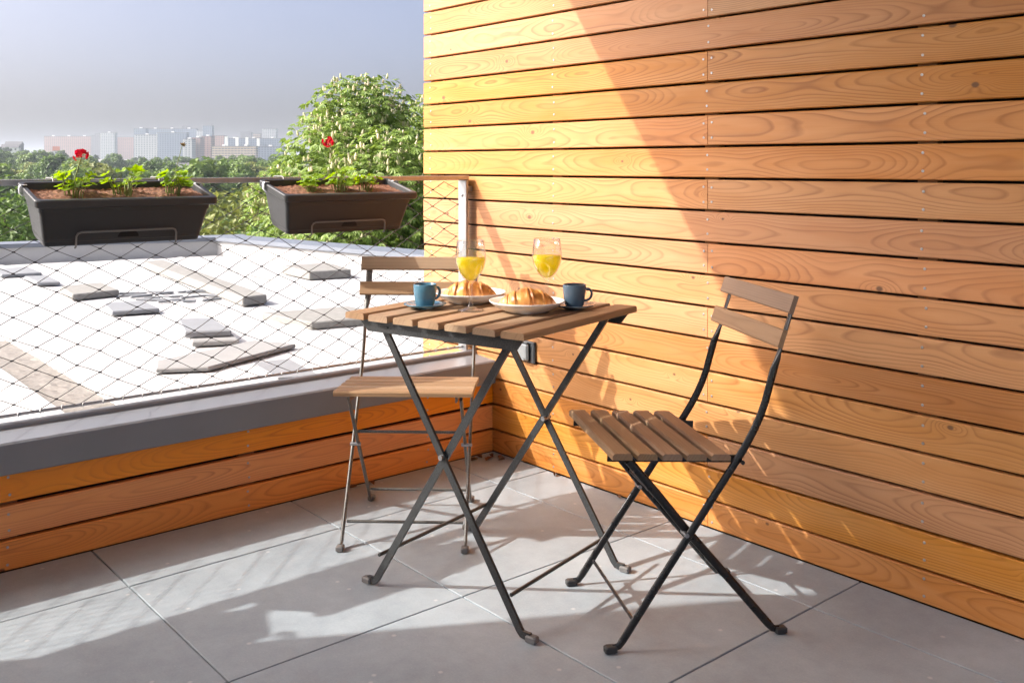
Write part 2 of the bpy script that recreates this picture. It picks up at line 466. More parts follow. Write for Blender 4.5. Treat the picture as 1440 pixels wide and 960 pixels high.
for (a, b), (p, e) in nodes.items():
    for db in (-1, 1):
        q = nodes.get((a + 1, b + db))
        if q is None or (e and q[1]): continue
        mid = (p + q[0]) / 2 + Vector((rng.uniform(-.002, .002), 0, rng.uniform(-.0015, .0015)))
        wire.tube([p, mid, q[0]], 0.00128, 4, caps=False)
    if not e:
        fer.tube([p - Vector((0, 0.0042, 0)), p + Vector((0, 0.0042, 0))], 0.0028, 6)
net = rpart(wire.build('wire_net', CABLE))
f = fer.build('ferrules', FERRULE); f.parent = net; tag(f, kind='stuff')
# lashing loops that tie the net to the rod
mb = MB()
for a in range(-36, 16):
    y = Y0 + a * DY + 0.01
    if y > -0.05 or y < -2.9: continue
    ring = [(XR + 0.0075 * cos(t), y + 0.006 * sin(t * 0.5), NB + 0.0075 * sin(t)) for t in [2 * pi * k / 8 for k in range(9)]]
    mb.tube(ring, 0.0011, 4, caps=False)
lo = mb.build('lashings', STAIN); lo.parent = net; tag(lo, kind='stuff')
lo.location = (0, 0, 0)

# ================================================================= wall socket
SOCK = plain('anthracite_plastic', (0.045, 0.05, 0.055), 0.4)
SOCKF = plain('silver_grey_flap', (0.30, 0.32, 0.33), 0.22, 0.4)
sk = empty('outdoor_socket', (0.201, 0, 0.404), 0, 'dark grey outdoor wall socket with silver flap on the timber wall', 'socket')
mb = MB(); mb.cbox((0, -0.006, 0), (0.088, 0.012, 0.078), 0.004); mb.build('frame', SOCK, sk)
mb = MB(); mb.cbox((-0.008, -0.020, 0.0), (0.060, 0.0155, 0.062), 0.006); fl = mb.build('flap', SOCKF, sk)
mb = MB(); mb.cbox((-0.008, -0.0295, -0.024), (0.04, 0.003, 0.008), 0.001); mb.build('flap_lip', SOCKF, fl)
mb = MB(); mb.tube([(-0.034, -0.020, 0.034), (0.018, -0.020, 0.034)], 0.0035, 8); mb.build('hinge', SOCK, sk)

# ================================================================= loggia around the camera: ceiling, side wall, house wall
ZR = 2.5; XE = -0.18; YW = -3.0
XO = 2.3      # the covered corner is open towards the rest of the terrace
mb = MB(); mb.box(((XE + XO) / 2, -1.5, ZR + 0.15), (XO - XE, 3.3, 0.30)); tag(mb.build('ceiling', PLASTER), kind='structure')
mb = MB(); mb.box(((XE + XO) / 2, YW - 0.13, 1.15), (XO - XE, 0.26, 2.70)); tag(mb.build('side_wall', PLASTER), kind='structure')

# ================================================================= folding table
def pad_mesh(mat):
    m = MB(); m.cbox((0.007, 0, 0.008), (0.028, 0.021, 0.016), 0.003); return m.mesh('foot_pad', mat)
pad_grey = pad_mesh(PAD); pad_black = pad_mesh(PAD_BLACK)
TH = 0.2429
table = empty('folding_table', (0.862, -0.703, 0), TH, 'square folding bistro table with brown slats and crossed grey metal legs', 'table')
SW, SL = 0.0640, 0.526
step = (0.56 - SW) / 6
slat_me = plank_mesh('slat', SL, SW, 0.016, ACACIA, 0.0035)
for k in range(7):
    u = -0.28 + SW / 2 + k * step
    # board local X -> table v ; local Z (height) -> -u ; front (-Y) -> up
    o = obj('slat', slat_me, None, table)
    o.matrix_local = Matrix(((0, 0, 1, u), (1, 0, 0, random.uniform(-.0015, .0015)), (0, -1, 0, 0.684), (0, 0, 0, 1)))
def bend_leg(u0, u1, v, ztop, side, w=0.0088, th=0.0040):
    """flat bar from rail (u0, ztop) to foot u1, with its end bent flat on the floor"""
    sg = 1 if u1 > u0 else -1
    pts = [(u0, v, ztop)]
    foot = Vector((u1 - sg * 0.030, v, 0.026)); top = Vector((u0, v, ztop))
    for t in (0.25, 0.5, 0.75, 0.93, 0.975): pts.append(top.lerp(foot, t))
    pts += [foot + Vector((sg * 0.002, 0, -0.004)), (u1 - sg * 0.020, v, 0.013), (u1 - sg * 0.008, v, 0.0115), (u1 + sg * 0.004, v, 0.0115)]
    m = MB(); n_ = len(pts)
    m.tube(pts, 0.01, 4, flat=[(th * 1.414, w * 1.414)] * n_, up=(0, 1, 0), smooth=False)
    return m
def square_bar(pts, a, b, up):
    """flat bar of rectangular section; 'a' half size along up, 'b' across"""
    m = MB(); m.tube(pts, 1, 4, flat=[(a * 1.414, b * 1.414)] * len(pts), up=up, smooth=False); return m
for sv, vv in ((-1, -0.240), (1, 0.236)):
    # slotted angle rail under the slat ends, ends cut on the slant
    m = MB()
    yo = vv + sv * 0.004
    poly = [(-0.245, 0.6835), (0.268, 0.6835), (0.246, 0.655), (-0.215, 0.655)]
    vs = [(p[0], yo - 0.002, p[1]) for p in poly] + [(p[0], yo + 0.002, p[1]) for p in poly]
    m.add(vs, [(0, 1, 2, 3), (7, 6, 5, 4), (0, 4, 5, 1), (1, 5, 6, 2), (2, 6, 7, 3), (3, 7, 4, 0)])
    m.box((0.012, yo - sv * 0.014, 0.6815), (0.50, 0.024, 0.003))
    rl = m.build('rail', TABLE_METAL, table)
    mm = MB(); mm.cbox((-0.160, yo + sv * 0.0032, 0.670), (0.026, 0.002, 0.007), 0.0008); mm.build('slot_guide', PAD_BLACK, rl)
    # X legs: outer bar A (top left -> right foot) and inner bar B
    la = bend_leg(-0.178, 0.272 if sv < 0 else 0.258, vv - sv * 0.010, 0.672, 1).build('leg', TABLE_METAL, table)
    lb = bend_leg(0.215, -0.236 if sv < 0 else -0.250, vv - sv * 0.0215, 0.672, -1).build('leg', TABLE_METAL, table)
    for lg, u1, off in ((la, 0.272 if sv < 0 else 0.258, 0.010), (lb, -0.236 if sv < 0 else -0.250, 0.0215)):
        p = obj('foot_pad', pad_grey, None, lg, (u1, vv - sv * off, 0), (0, 0, 0 if u1 > 0 else pi))
    mm = MB(); mm.tube([(0.018, vv + sv * 0.001, 0.372), (0.018, vv - sv * 0.034, 0.372)], 0.0065, 10); mm.build('pivot_bolt', STAIN, table)
for u, z in ((0.222, 0.093), (-0.190, 0.088)):
    m = MB(); m.tube([(u, -0.232, z), (u, 0.228, z)], 0.0048, 8); m.build('stretcher', TABLE_METAL, table)

# ================================================================= folding chairs
def bez(p0, p1, p2, p3, n=6):
    out = []
    for i in range(n + 1):
        t = i / n
        out.append(tuple((1 - t) ** 3 * a + 3 * (1 - t) ** 2 * t * b + 3 * (1 - t) * t * t * c + t ** 3 * d for a, b, c, d in zip(p0, p1, p2, p3)))
    return out
def make_chair(label, metal, padme, x, y, th):
    """local Y towards the back, local X to the side"""
    root = empty('folding_chair', (x, y, 0), th - pi / 2, label, 'chair', 'folding bistro chairs at the table')
    seat_me = plank_mesh('seat_slat', 0.390, 0.0455, 0.0145, ACACIA, 0.0048)
    tilt = math.atan2(0.445 - 0.428, 0.276)
    for k in range(5):
        b = -0.221 + 0.0465 / 2 + k * (0.276 - 0.0465) / 4
        z = 0.445 - (b + 0.221) * math.tan(tilt) - 0.0145
        o = obj('seat_slat', seat_me, None, root)
        # board X -> chair X, board Z(height) -> -chair Y, board -Y(front) -> up
        o.matrix_local = Matrix.Translation((random.uniform(-.001, .001), b, z)) @ Matrix.Rotation(-tilt, 4, 'X') @ Matrix(((1, 0, 0, 0), (0, 0, 1, 0), (0, -1, 0, 0), (0, 0, 0, 1)))
    back_me = plank_mesh('back_slat', 0.390, 0.0425, 0.012, ACACIA)
    lean = math.atan2(0.208 - 0.181, 0.777 - 0.700)
    for bb, zt in ((0.208, 0.777), (0.181, 0.700)):
        o = obj('back_slat', back_me, None, root)
        o.matrix_local = Matrix.Translation((0, bb - 0.0075 + 0.012, zt - 0.0206)) @ Matrix.Rotation(-lean, 4, 'X')
    # long bars: front foot -> curve behind the seat -> flattened upright
    for s in (-1, 1):
        xs = s * 0.1745
        pts = [(xs, -0.214, 0.010), (xs, -0.200, 0.013), (xs, -0.190, 0.026), (xs, -0.118, 0.130), (xs, -0.043, 0.236), (xs, 0.030, 0.340)]
        pts += [(xs, p[0], p[1]) for p in bez((0.062, 0.385), (0.110, 0.452), (0.140, 0.500), (0.157, 0.572))]
        n1 = len(pts)
        pts += [(xs, 0.168, 0.610), (xs - s * 0.002, 0.178, 0.634), (xs - s * 0.004, 0.185, 0.655), (xs - s * 0.004, 0.198, 0.697), (xs - s * 0.004, 0.2235, 0.772)]
        fl = [(0.0045, 0.0085)] * 2 + [(0.0050, 0.0096)] * (n1 - 2) + [(0.0055, 0.0096), (0.0088, 0.006), (0.0105, 0.0025), (0.0105, 0.0022), (0.0105, 0.0022)]
        # 'up' is the side direction so the section keeps its orientation
        m = MB(); m.tube(pts, 1, 10, flat=[(a_, b_) for a_, b_ in fl], up=(1, 0, 0))
        lg = m.build('front_leg', metal, root)
        obj('foot_pad', padme, None, lg, (xs, -0.212, 0), (0, 0, -R(90)))
        xi = s * 0.1600
        pts = [(xi, 0.186, 0.010), (xi, 0.172, 0.013), (xi, 0.160, 0.026), (xi, 0.072, 0.128), (xi, -0.040, 0.256), (xi, -0.106, 0.338), (xi, -0.172, 0.416)]
        m = MB(); m.tube(pts, 1, 10, flat=[(0.0045, 0.0085)] * 2 + [(0.0050, 0.0096)] * 5, up=(1, 0, 0))
        lg = m.build('rear_leg', metal, root)
        obj('foot_pad', padme, None, lg, (xi, 0.184, 0), (0, 0, R(90)))
        # rail under the slats
        m = square_bar([(s * 0.150, -0.219, 0.423), (s * 0.150, 0.100, 0.4035)], 0.0085, 0.0022, (0, 0, 1))
        m.build('seat_rail', metal, root)
        m = MB(); m.tube([(s * 0.148, 0.088, 0.4045), (s * 0.186, 0.088, 0.4045)], 0.0048, 8); m.build('rear_bolt', metal, root)
        m = MB(); m.tube([(s * 0.150, -0.043, 0.2475), (s * 0.1815, -0.043, 0.2475)], 0.0052, 8); m.build('pivot_bolt', STAIN, root)
    for p, q in (((-0.166, -0.163, 0.062), (0.166, -0.163, 0.062)), ((-0.154, 0.136, 0.054), (0.154, 0.136, 0.054)), ((-0.154, -0.070, 0.292), (0.154, -0.070, 0.292))):
        m = MB(); m.tube([p, q], 0.0042, 8); m.build('stretcher', metal, root)
    return root
make_chair('black folding chair with brown slats, standing by the timber wall', CHAIR_METAL, pad_black, 1.291, -0.481, R(60.4))
make_chair('worn grey folding chair with brown slats, between table and parapet', LCHAIR_METAL, pad_grey, 0.408, -0.646, R(137.6))

# ================================================================= breakfast on the table
ZT = 0.7005
CERAMIC = plain('white_glazed_ceramic', (0.78, 0.76, 0.73), 0.18, 0, 25.0, 0.03)
def glaze(name, col):
    t = NT(name); n = t.noise(t.coord(), 55.0, 3.0, 0.6)
    return t.fin(t.mix(n, tuple(x * 0.8 for x in col), tuple(x * 1.2 for x in col)), 0.16)
BLUE = glaze('teal_blue_glaze', (0.065, 0.165, 0.235)); SLATE = glaze('slate_blue_glaze', (0.07, 0.105, 0.145))
COFFEE = plain('dark_coffee', (0.02, 0.010, 0.006), 0.1)
t = NT('clear_glass')
gl = t.node('ShaderNodeBsdfGlossy'); gl.inputs['Roughness'].default_value = 0.02
tr_ = t.node('ShaderNodeBsdfTransparent'); tr_.inputs[0].default_value = (0.98, 0.985, 0.985, 1)
lw = t.node('ShaderNodeLayerWeight'); lw.inputs['Blend'].default_value = 0.5
fr = t.math('MULTIPLY_ADD', t.math('POWER', lw.outputs['Facing'], 3.0), 0.8, 0.06)
mx = t.node('ShaderNodeMixShader'); t.l.new(fr, mx.inputs[0]); t.l.new(tr_.outputs[0], mx.inputs[1]); t.l.new(gl.outputs[0], mx.inputs[2])
t.l.new(mx.outputs[0], t.n['Material Output'].inputs[0]); t.n.remove(t.b)
GLASS = t.m
t = NT('orange_juice'); n = t.noise(t.coord(), 40.0, 3.0, 0.6)
jc = t.mix(n, (0.94, 0.79, 0.010), (0.97, 0.84, 0.03))
d = t.node('ShaderNodeBsdfTranslucent'); t.l.new(jc, d.inputs[0])
mx = t.node('ShaderNodeMixShader'); mx.inputs[0].default_value = 0.65
t.fin(jc, 0.25); t.l.new(t.b.outputs[0], mx.inputs[1]); t.l.new(d.outputs[0], mx.inputs[2]); t.l.new(mx.outputs[0], t.n['Material Output'].inputs[0])
JUICE = t.m

def wine_glass(x, y, label):
    root = empty('wine_glass', (x, y, ZT), 0, label, 'glass', 'glasses of orange juice')
    outer = [(0.0001, 0.0008), (0.030, 0.0005), (0.0335, 0.0012), (0.0338, 0.0022), (0.024, 0.0042), (0.010, 0.0085), (0.0052, 0.016), (0.0040, 0.030), (0.0038, 0.060), (0.0048, 0.070)]
    bowl = [(0.010, 0.0755), (0.0195, 0.084), (0.0290, 0.098), (0.0362, 0.115), (0.0392, 0.129), (0.0395, 0.140), (0.0380, 0.156), (0.0348, 0.181)]
    inner = [(0.0338, 0.1815), (0.0370, 0.156), (0.0384, 0.140), (0.0381, 0.129), (0.0350, 0.115), (0.0278, 0.0985), (0.0182, 0.0855), (0.009, 0.0785), (0.0001, 0.0765)]
    m = MB(); m.lathe(outer + bowl + inner, 40); m.build('glass_body', GLASS, root, merge=True)
    j = [(0.0001, 0.0769), (0.0086, 0.0789), (0.0178, 0.0859), (0.0274, 0.0990), (0.0346, 0.1153), (0.0377, 0.1292), (0.0380, 0.1345), (0.0376, 0.1352), (0.0001, 0.1352)]
    m = MB(); m.lathe(j, 40); m.build('juice', JUICE, root, merge=True)
    return root
wine_glass(0.853, -0.773, 'stemmed glass of orange juice between blue cup and front croissant plate')
wine_glass(0.932, -0.579, 'stemmed glass of orange juice behind the front croissant, near slate cup')

def cup(x, y, mat, label, hang, z):
    root = empty('espresso_cup', (x, y, z), hang, label, 'cup', 'espresso cups')
    prof = [(0.0001, 0.002), (0.019, 0.002), (0.0205, 0.0), (0.0225, 0.001), (0.0245, 0.006), (0.0275, 0.020), (0.0298, 0.040), (0.0305, 0.0565), (0.0298, 0.0580), (0.0287, 0.0570), (0.0280, 0.040), (0.0255, 0.020), (0.021, 0.009), (0.0001, 0.007)]
    m = MB(); m.lathe(prof, 36); m.build('cup_body', mat, root, merge=True)
    h = bez((0.0285, 0, 0.047), (0.050, 0, 0.052), (0.052, 0, 0.018), (0.0262, 0, 0.016), 12)
    m = MB(); m.tube(h, 1, 10, flat=[(0.0052, 0.0032)] * 13, up=(0, 1, 0)); m.build('handle', mat, root)
    m = MB(); m.lathe([(0.0001, 0.0445), (0.0280, 0.0445)], 28); m.build('coffee', COFFEE, root, merge=True)
def saucer(x, y, mat, label, r=0.055):
    prof = [(0.0001, 0.003), (0.020, 0.003), (0.022, 0.0), (0.026, 0.0), (0.030, 0.0035), (0.046, 0.007), (r, 0.0115), (r + 0.0008, 0.013), (r - 0.0012, 0.0135), (0.045, 0.0098), (0.028, 0.0065), (0.0001, 0.0062)]
    m = MB(); m.lathe(prof, 44); o = m.build('saucer', mat, None, (x, y, ZT), merge=True)
    tag(o, label, 'saucer', 'saucers under the cups')
saucer(0.742, -0.838, BLUE, 'teal blue saucer under the teal cup'); cup(0.742, -0.838, BLUE, 'teal blue espresso cup at the table end by the parapet', R(85), ZT + 0.0062)
saucer(1.003, -0.547, SLATE, 'slate blue saucer under the slate cup'); cup(1.003, -0.547, SLATE, 'slate blue espresso cup with handle towards the timber wall', R(42), ZT + 0.0062)

def plate(x, y, label, r=0.0975):
    prof = [(0.0001, 0.004), (0.048, 0.004), (0.050, 0.0), (0.055, 0.0), (0.060, 0.004), (0.080, 0.0125), (r - 0.004, 0.0235), (r, 0.0275), (r - 0.001, 0.0290), (r - 0.004, 0.0280), (0.078, 0.0170), (0.058, 0.0085), (0.0001, 0.0078)]
    m = MB(); m.lathe(prof, 56); o = m.build('plate', CERAMIC, None, (x, y, ZT), merge=True)
    tag(o, label, 'plate', 'white plates with croissants')
plate(0.953, -0.668, 'white plate holding the croissant beside the slate cup'); plate(0.727, -0.675, 'white plate behind the front glass, holding a croissant')

def crust_mat():
    t = NT('croissant_crust'); c = t.coord()
    at = t.node('ShaderNodeAttribute', attribute_name='ridge').outputs['Fac']
    n = t.noise(c, 55.0, 4.0, 0.65); n2 = t.noise(c, 16.0, 3.0, 0.6)
    m = t.math('ADD', t.math('MULTIPLY', at, 0.8), t.math('MULTIPLY_ADD', n, 0.7, t.math('MULTIPLY_ADD', n2, 0.8, -0.62)))
    col = t.ramp(m, [(0.05, (0.80, 0.50, 0.20)), (0.4, (0.64, 0.30, 0.075)), (0.75, (0.42, 0.15, 0.03)), (1.0, (0.25, 0.075, 0.015))])
    t.bump(n, 0.5, 0.003); return t.fin(col, 0.38)
CRUST = crust_mat()
def croissant(x, y, ang, label, seed):
    rg = random.Random(seed); N, K = 120, 36
    me_v = []; fs = []; val = []
    seams = [-0.86, -0.60, -0.36, -0.02 + rg.uniform(-.05, .05), 0.33, 0.57, 0.84]
    for i in range(N + 1):
        t_ = -1 + 2 * i / N
        a = t_ * 0.62
        cx, cy = 0.118 * sin(a), 0.118 * (1 - cos(a)) * 0.9
        tx, ty = cos(a), sin(a)
        env = max(0.0, 1 - abs(t_) ** 2.0) ** 0.72
        for j in range(K):
            b = 2 * pi * j / K
            # each rolled layer overlaps the next one; the seams run slantwise round the roll
            te = t_ + 0.07 * cos(b) + 0.04 * mnoise.noise(Vector((b * 1.5, t_ * 3, seed)))
            k = sum(1 for s_ in seams if s_ < te)
            lo_ = seams[k - 1] if k > 0 else -1.1; hi_ = seams[k] if k < len(seams) else 1.1
            f_ = min(1.0, max(0.0, (te - lo_) / max(1e-6, hi_ - lo_)))
            if te < seams[3]: f_ = 1 - f_
            layer = (1 - f_) ** 0.8 * min(1.0, f_ * 7)
            rad = 0.0268 * env * (0.90 + 0.20 * layer * (0.35 + 0.65 * env)) + 0.003
            sw = mnoise.noise(Vector((t_ * 5, cos(b) * 1.6, sin(b) * 1.6 + seed))) * 0.12 + mnoise.noise(Vector((t_ * 16, cos(b) * 5, sin(b) * 5 + seed))) * 0.05
            r_ = rad * (1 + sw)
            h = r_ * sin(b) * (1.15 if sin(b) > 0 else 0.55)
            w = r_ * cos(b) * 1.08
            me_v.append((cx - ty * w, cy + tx * w - 0.018, h + 0.55 * 0.0262 * env * 0.9 + 0.002))
            val.append(min(1, max(0, 0.30 + 0.30 * layer + 0.30 * env * max(-0.3, sin(b)) + 0.5 * mnoise.noise(Vector((t_ * 8, b * 1.3, seed * 3.1))))))
    for i in range(N):
        for j in range(K):
            q = (j + 1) % K
            fs.append((i * K + j, i * K + q, (i + 1) * K + q, (i + 1) * K + j))
    fs.append(tuple(range(K - 1, -1, -1))); fs.append(tuple(N * K + j for j in range(K)))
    me = bpy.data.meshes.new('croissant'); me.from_pydata(me_v, [], fs)
    me.polygons.foreach_set('use_smooth', [True] * len(fs))
    at = me.attributes.new('ridge', 'FLOAT', 'POINT'); at.data.foreach_set('value', val)
    me.update(); me.materials.append(CRUST)
    o = obj('croissant', me, None, None, (x, y, ZT + 0.0085), (0, 0, ang)); o.scale = (1.1, 1.1, 1.08)
    tag(o, label, 'croissant', 'croissants on plates')
croissant(0.953, -0.668, R(52), 'golden croissant on the front plate beside the slate cup', 2)
croissant(0.727, -0.675, R(40), 'golden croissant on the plate behind the front glass', 9)

# ================================================================= planters on the railing
PLANTER = plain('anthracite_planter_plastic', (0.029, 0.030, 0.032), 0.42, 0, 120.0, 0.1)
WIREM = plain('grey_bracket_wire', (0.19, 0.185, 0.18), 0.4, 0.2)
CLIP = plain('pale_plastic_clip', (0.45, 0.46, 0.48), 0.4)
def soil_mat():
    t = NT('clay_soil'); c = t.coord(); n = t.noise(c, 90.0, 3.0, 0.7)
    return t.fin(t.ramp(n, [(0.3, (0.07, 0.032, 0.018)), (0.55, (0.20, 0.09, 0.05)), (0.75, (0.36, 0.19, 0.12))]), 0.9)
SOIL = soil_mat()
def make_planter(yc, label):
    """local X along the rail (world +Y), local Y away from the terrace, front at -Y"""
    root = empty('planter_box', (0.006, yc, 0.867), R(90), label, 'planter', 'planter boxes hung on the railing')
    body = MB()
    def ring(L, f, b, z, rr=0.012, n=4):
        out = []
        for cx, cy, a0 in ((L / 2 - rr, b - rr, 0), (-L / 2 + rr, b - rr, 90), (-L / 2 + rr, f + rr, 180), (L / 2 - rr, f + rr, 270)):
            for k in range(n + 1):
                a = R(a0 + 90 * k / n); out.append((cx + rr * cos(a), cy + rr * sin(a), z))
        return out
    TILT = 0.26
    def tl(p):   # the box hangs tipped a little towards the terrace
        return (p[0], p[1], p[2] + (p[1] - 0.0) * TILT)
    # outer skin from the bottom up, then rim, then inside down to the soil
    lev = [(0.425, -0.038, 0.072, 0.0), (0.432, -0.042, 0.075, 0.012), (0.434, -0.044, 0.076, 0.0135), (0.434, -0.044, 0.076, 0.020), (0.462, -0.068, 0.084, 0.098), (0.466, -0.0705, 0.085, 0.0985), (0.468, -0.072, 0.086, 0.110), (0.464, -0.069, 0.084, 0.111), (0.466, -0.071, 0.085, 0.116),
           (0.490, -0.090, 0.090, 0.117), (0.496, -0.094, 0.093, 0.120), (0.497, -0.094, 0.093, 0.136), (0.493, -0.091, 0.091, 0.139), (0.474, -0.079, 0.082, 0.139), (0.470, -0.077, 0.080, 0.136), (0.462, -0.071, 0.078, 0.105)]
    m = 20
    vs = []
    for L, f_, b_, z in lev: vs += [tl(p) for p in ring(L, f_, b_, z)]
    fs = [tuple(range(m - 1, -1, -1))]
    for i in range(len(lev) - 1):
        for k in range(m):
            j = (k + 1) % m; fs.append((i * m + k, i * m + j, (i + 1) * m + j, (i + 1) * m + k))
    body.add(vs, fs); body.build('box', PLANTER, root)
    # soil bed
    g = MB(); nx, ny = 80, 26; vs = []
    for i in range(nx + 1):
        for j in range(ny + 1):
            x = -0.236 + 0.472 * i / nx; y = -0.0765 + 0.157 * j / ny
            z = 0.121 + 0.005 * mnoise.noise(Vector((x * 18, y * 18, yc))) + 0.006 * mnoise.noise(Vector((x * 110, y * 110, 3))) + random.uniform(-.0015, .0015)
            vs.append(tl((x, y, z)))
    g.add(vs, [(i * (ny + 1) + j, (i + 1) * (ny + 1) + j, (i + 1) * (ny + 1) + j + 1, i * (ny + 1) + j + 1) for i in range(nx) for j in range(ny)], True)
    g.build('soil', SOIL, root)
    # wire bracket in front, drain arch, side clips
    w = [(-0.137, -0.047, -0.004), (-0.137, -0.055, 0.002), (-0.137, -0.0575, 0.030), (-0.133, -0.061, 0.039), (-0.124, -0.062, 0.0425), (0.124, -0.062, 0.0425), (0.133, -0.061, 0.039), (0.137, -0.0575, 0.030), (0.137, -0.055, 0.002), (0.137, -0.047, -0.004)]
    q = MB(); q.tube([tl(p) for p in w], 0.0027, 8); q.build('bracket_wire', WIREM, root)
    q = MB(); arc = [(0.029 * cos(R(a)) + 0.004, -0.0455 - 0.30 * 0.022 * sin(R(a)), 0.0205 + 0.022 * sin(R(a))) for a in range(0, 181, 15)]
    vs = [tl((p[0], p[1] - 0.0030, p[2])) for p in arc]; q.add(vs, [tuple(range(len(vs)))]); q.build('drain_opening', MEMBRANE_BLACK, root)
    for s in (-1, 1):
        q = MB(); c = s * 0.249
        ring_ = [tl((c + s * 0.004 - s * 0.018, 0.045, 0.142)), tl((c + s * 0.002, 0.045, 0.1425)), tl((c + s * 0.006, 0.044, 0.136)), tl((c + s * 0.005, 0.043, 0.121)), tl((c - s * 0.004, 0.042, 0.1135))]
        q.tube(ring_, 1, 6, flat=[(0.008, 0.0018)] * 5, up=(0, 1, 0)); q.build('clip', CLIP, root)
    # hooks over the rail
    for s in (-1, 1):
        q = MB(); q.tube([tl((s * 0.15, 0.088, 0.100)), (s * 0.15, 0.105, 0.135), (s * 0.15, 0.110, 0.168), (s * 0.15, 0.122, 0.1715), (s * 0.15, 0.176, 0.1715), (s * 0.15, 0.184, 0.165), (s * 0.15, 0.184, 0.15)], 0.0027, 6)
        q.build('rail_hook', WIREM, root)
    return root
YP1, YP2 = -1.372, -0.660
make_planter(YP1, 'dark grey planter box with three seedlings, farther from the timber wall')
make_planter(YP2, 'dark grey planter box hung beside the timber wall')
make_planter(-2.080, 'dark grey planter box next after the one with three seedlings')
make_planter(-2.715, 'dark grey planter box at the side wall end of the railing')

# ---------------------------------------------------------------- geraniums
def leaf_mat(name, c1, c2, trans=0.35):
    t = NT(name); n = t.noise(t.coord(), 30.0, 3.0, 0.6); r = t.rnd()
    col = t.mix(n, c1, c2)
    col = t.hsv(col, 0.5, 1.0, t.math('MULTIPLY_ADD', r, 0.4, 0.8))
    d = t.node('ShaderNodeBsdfTranslucent'); t.l.new(t.hsv(col, 0.49, 1.1, 1.5), d.inputs[0])
    mx = t.node('ShaderNodeMixShader'); mx.inputs[0].default_value = trans
    t.fin(col, 0.5)
    out = t.n['Material Output']; t.l.new(t.b.outputs[0], mx.inputs[1]); t.l.new(d.outputs[0], mx.inputs[2]); t.l.new(mx.outputs[0], out.inputs[0])
    return t.m
GLEAF = leaf_mat('geranium_leaf', (0.13, 0.25, 0.014), (0.27, 0.40, 0.025), 0.42)
GSTEM = leaf_mat('geranium_stem', (0.14, 0.20, 0.04), (0.22, 0.26, 0.07), 0.15)
PETAL = leaf_mat('red_petal', (0.42, 0.004, 0.008), (0.55, 0.010, 0.012), 0.3)
BUD = leaf_mat('green_bud', (0.16, 0.17, 0.05), (0.26, 0.12, 0.05), 0.1)
def round_leaf(m, c, nrm, up, rad, rg):
    nrm = nrm.normalized(); a = (up - nrm * up.dot(nrm)).normalized(); b = nrm.cross(a)
    vs = [c]; K = 22
    for ringf in (0.55, 1.0):
        for k in range(K):
            t_ = -2.75 + 5.5 * k / (K - 1)
            lob = 1 + 0.10 * cos(t_ * 5.7) * (ringf - 0.2)
            r_ = rad * ringf * lob * (0.86 + 0.14 * cos(t_))
            cup_ = 0.22 * rad * ringf ** 2 + 0.10 * rad * ringf * sin(t_ * 5.7 + 1.0) + rg.uniform(-.03, .03) * rad
            vs.append(c + a * r_ * cos(t_) + b * r_ * sin(t_) + nrm * cup_)
    fs = [(0, 1 + k, 2 + k) for k in range(K - 1)] + [(1 + k, 1 + K + k, 2 + K + k, 2 + k) for k in range(K - 1)]
    m.add(vs, fs, True)
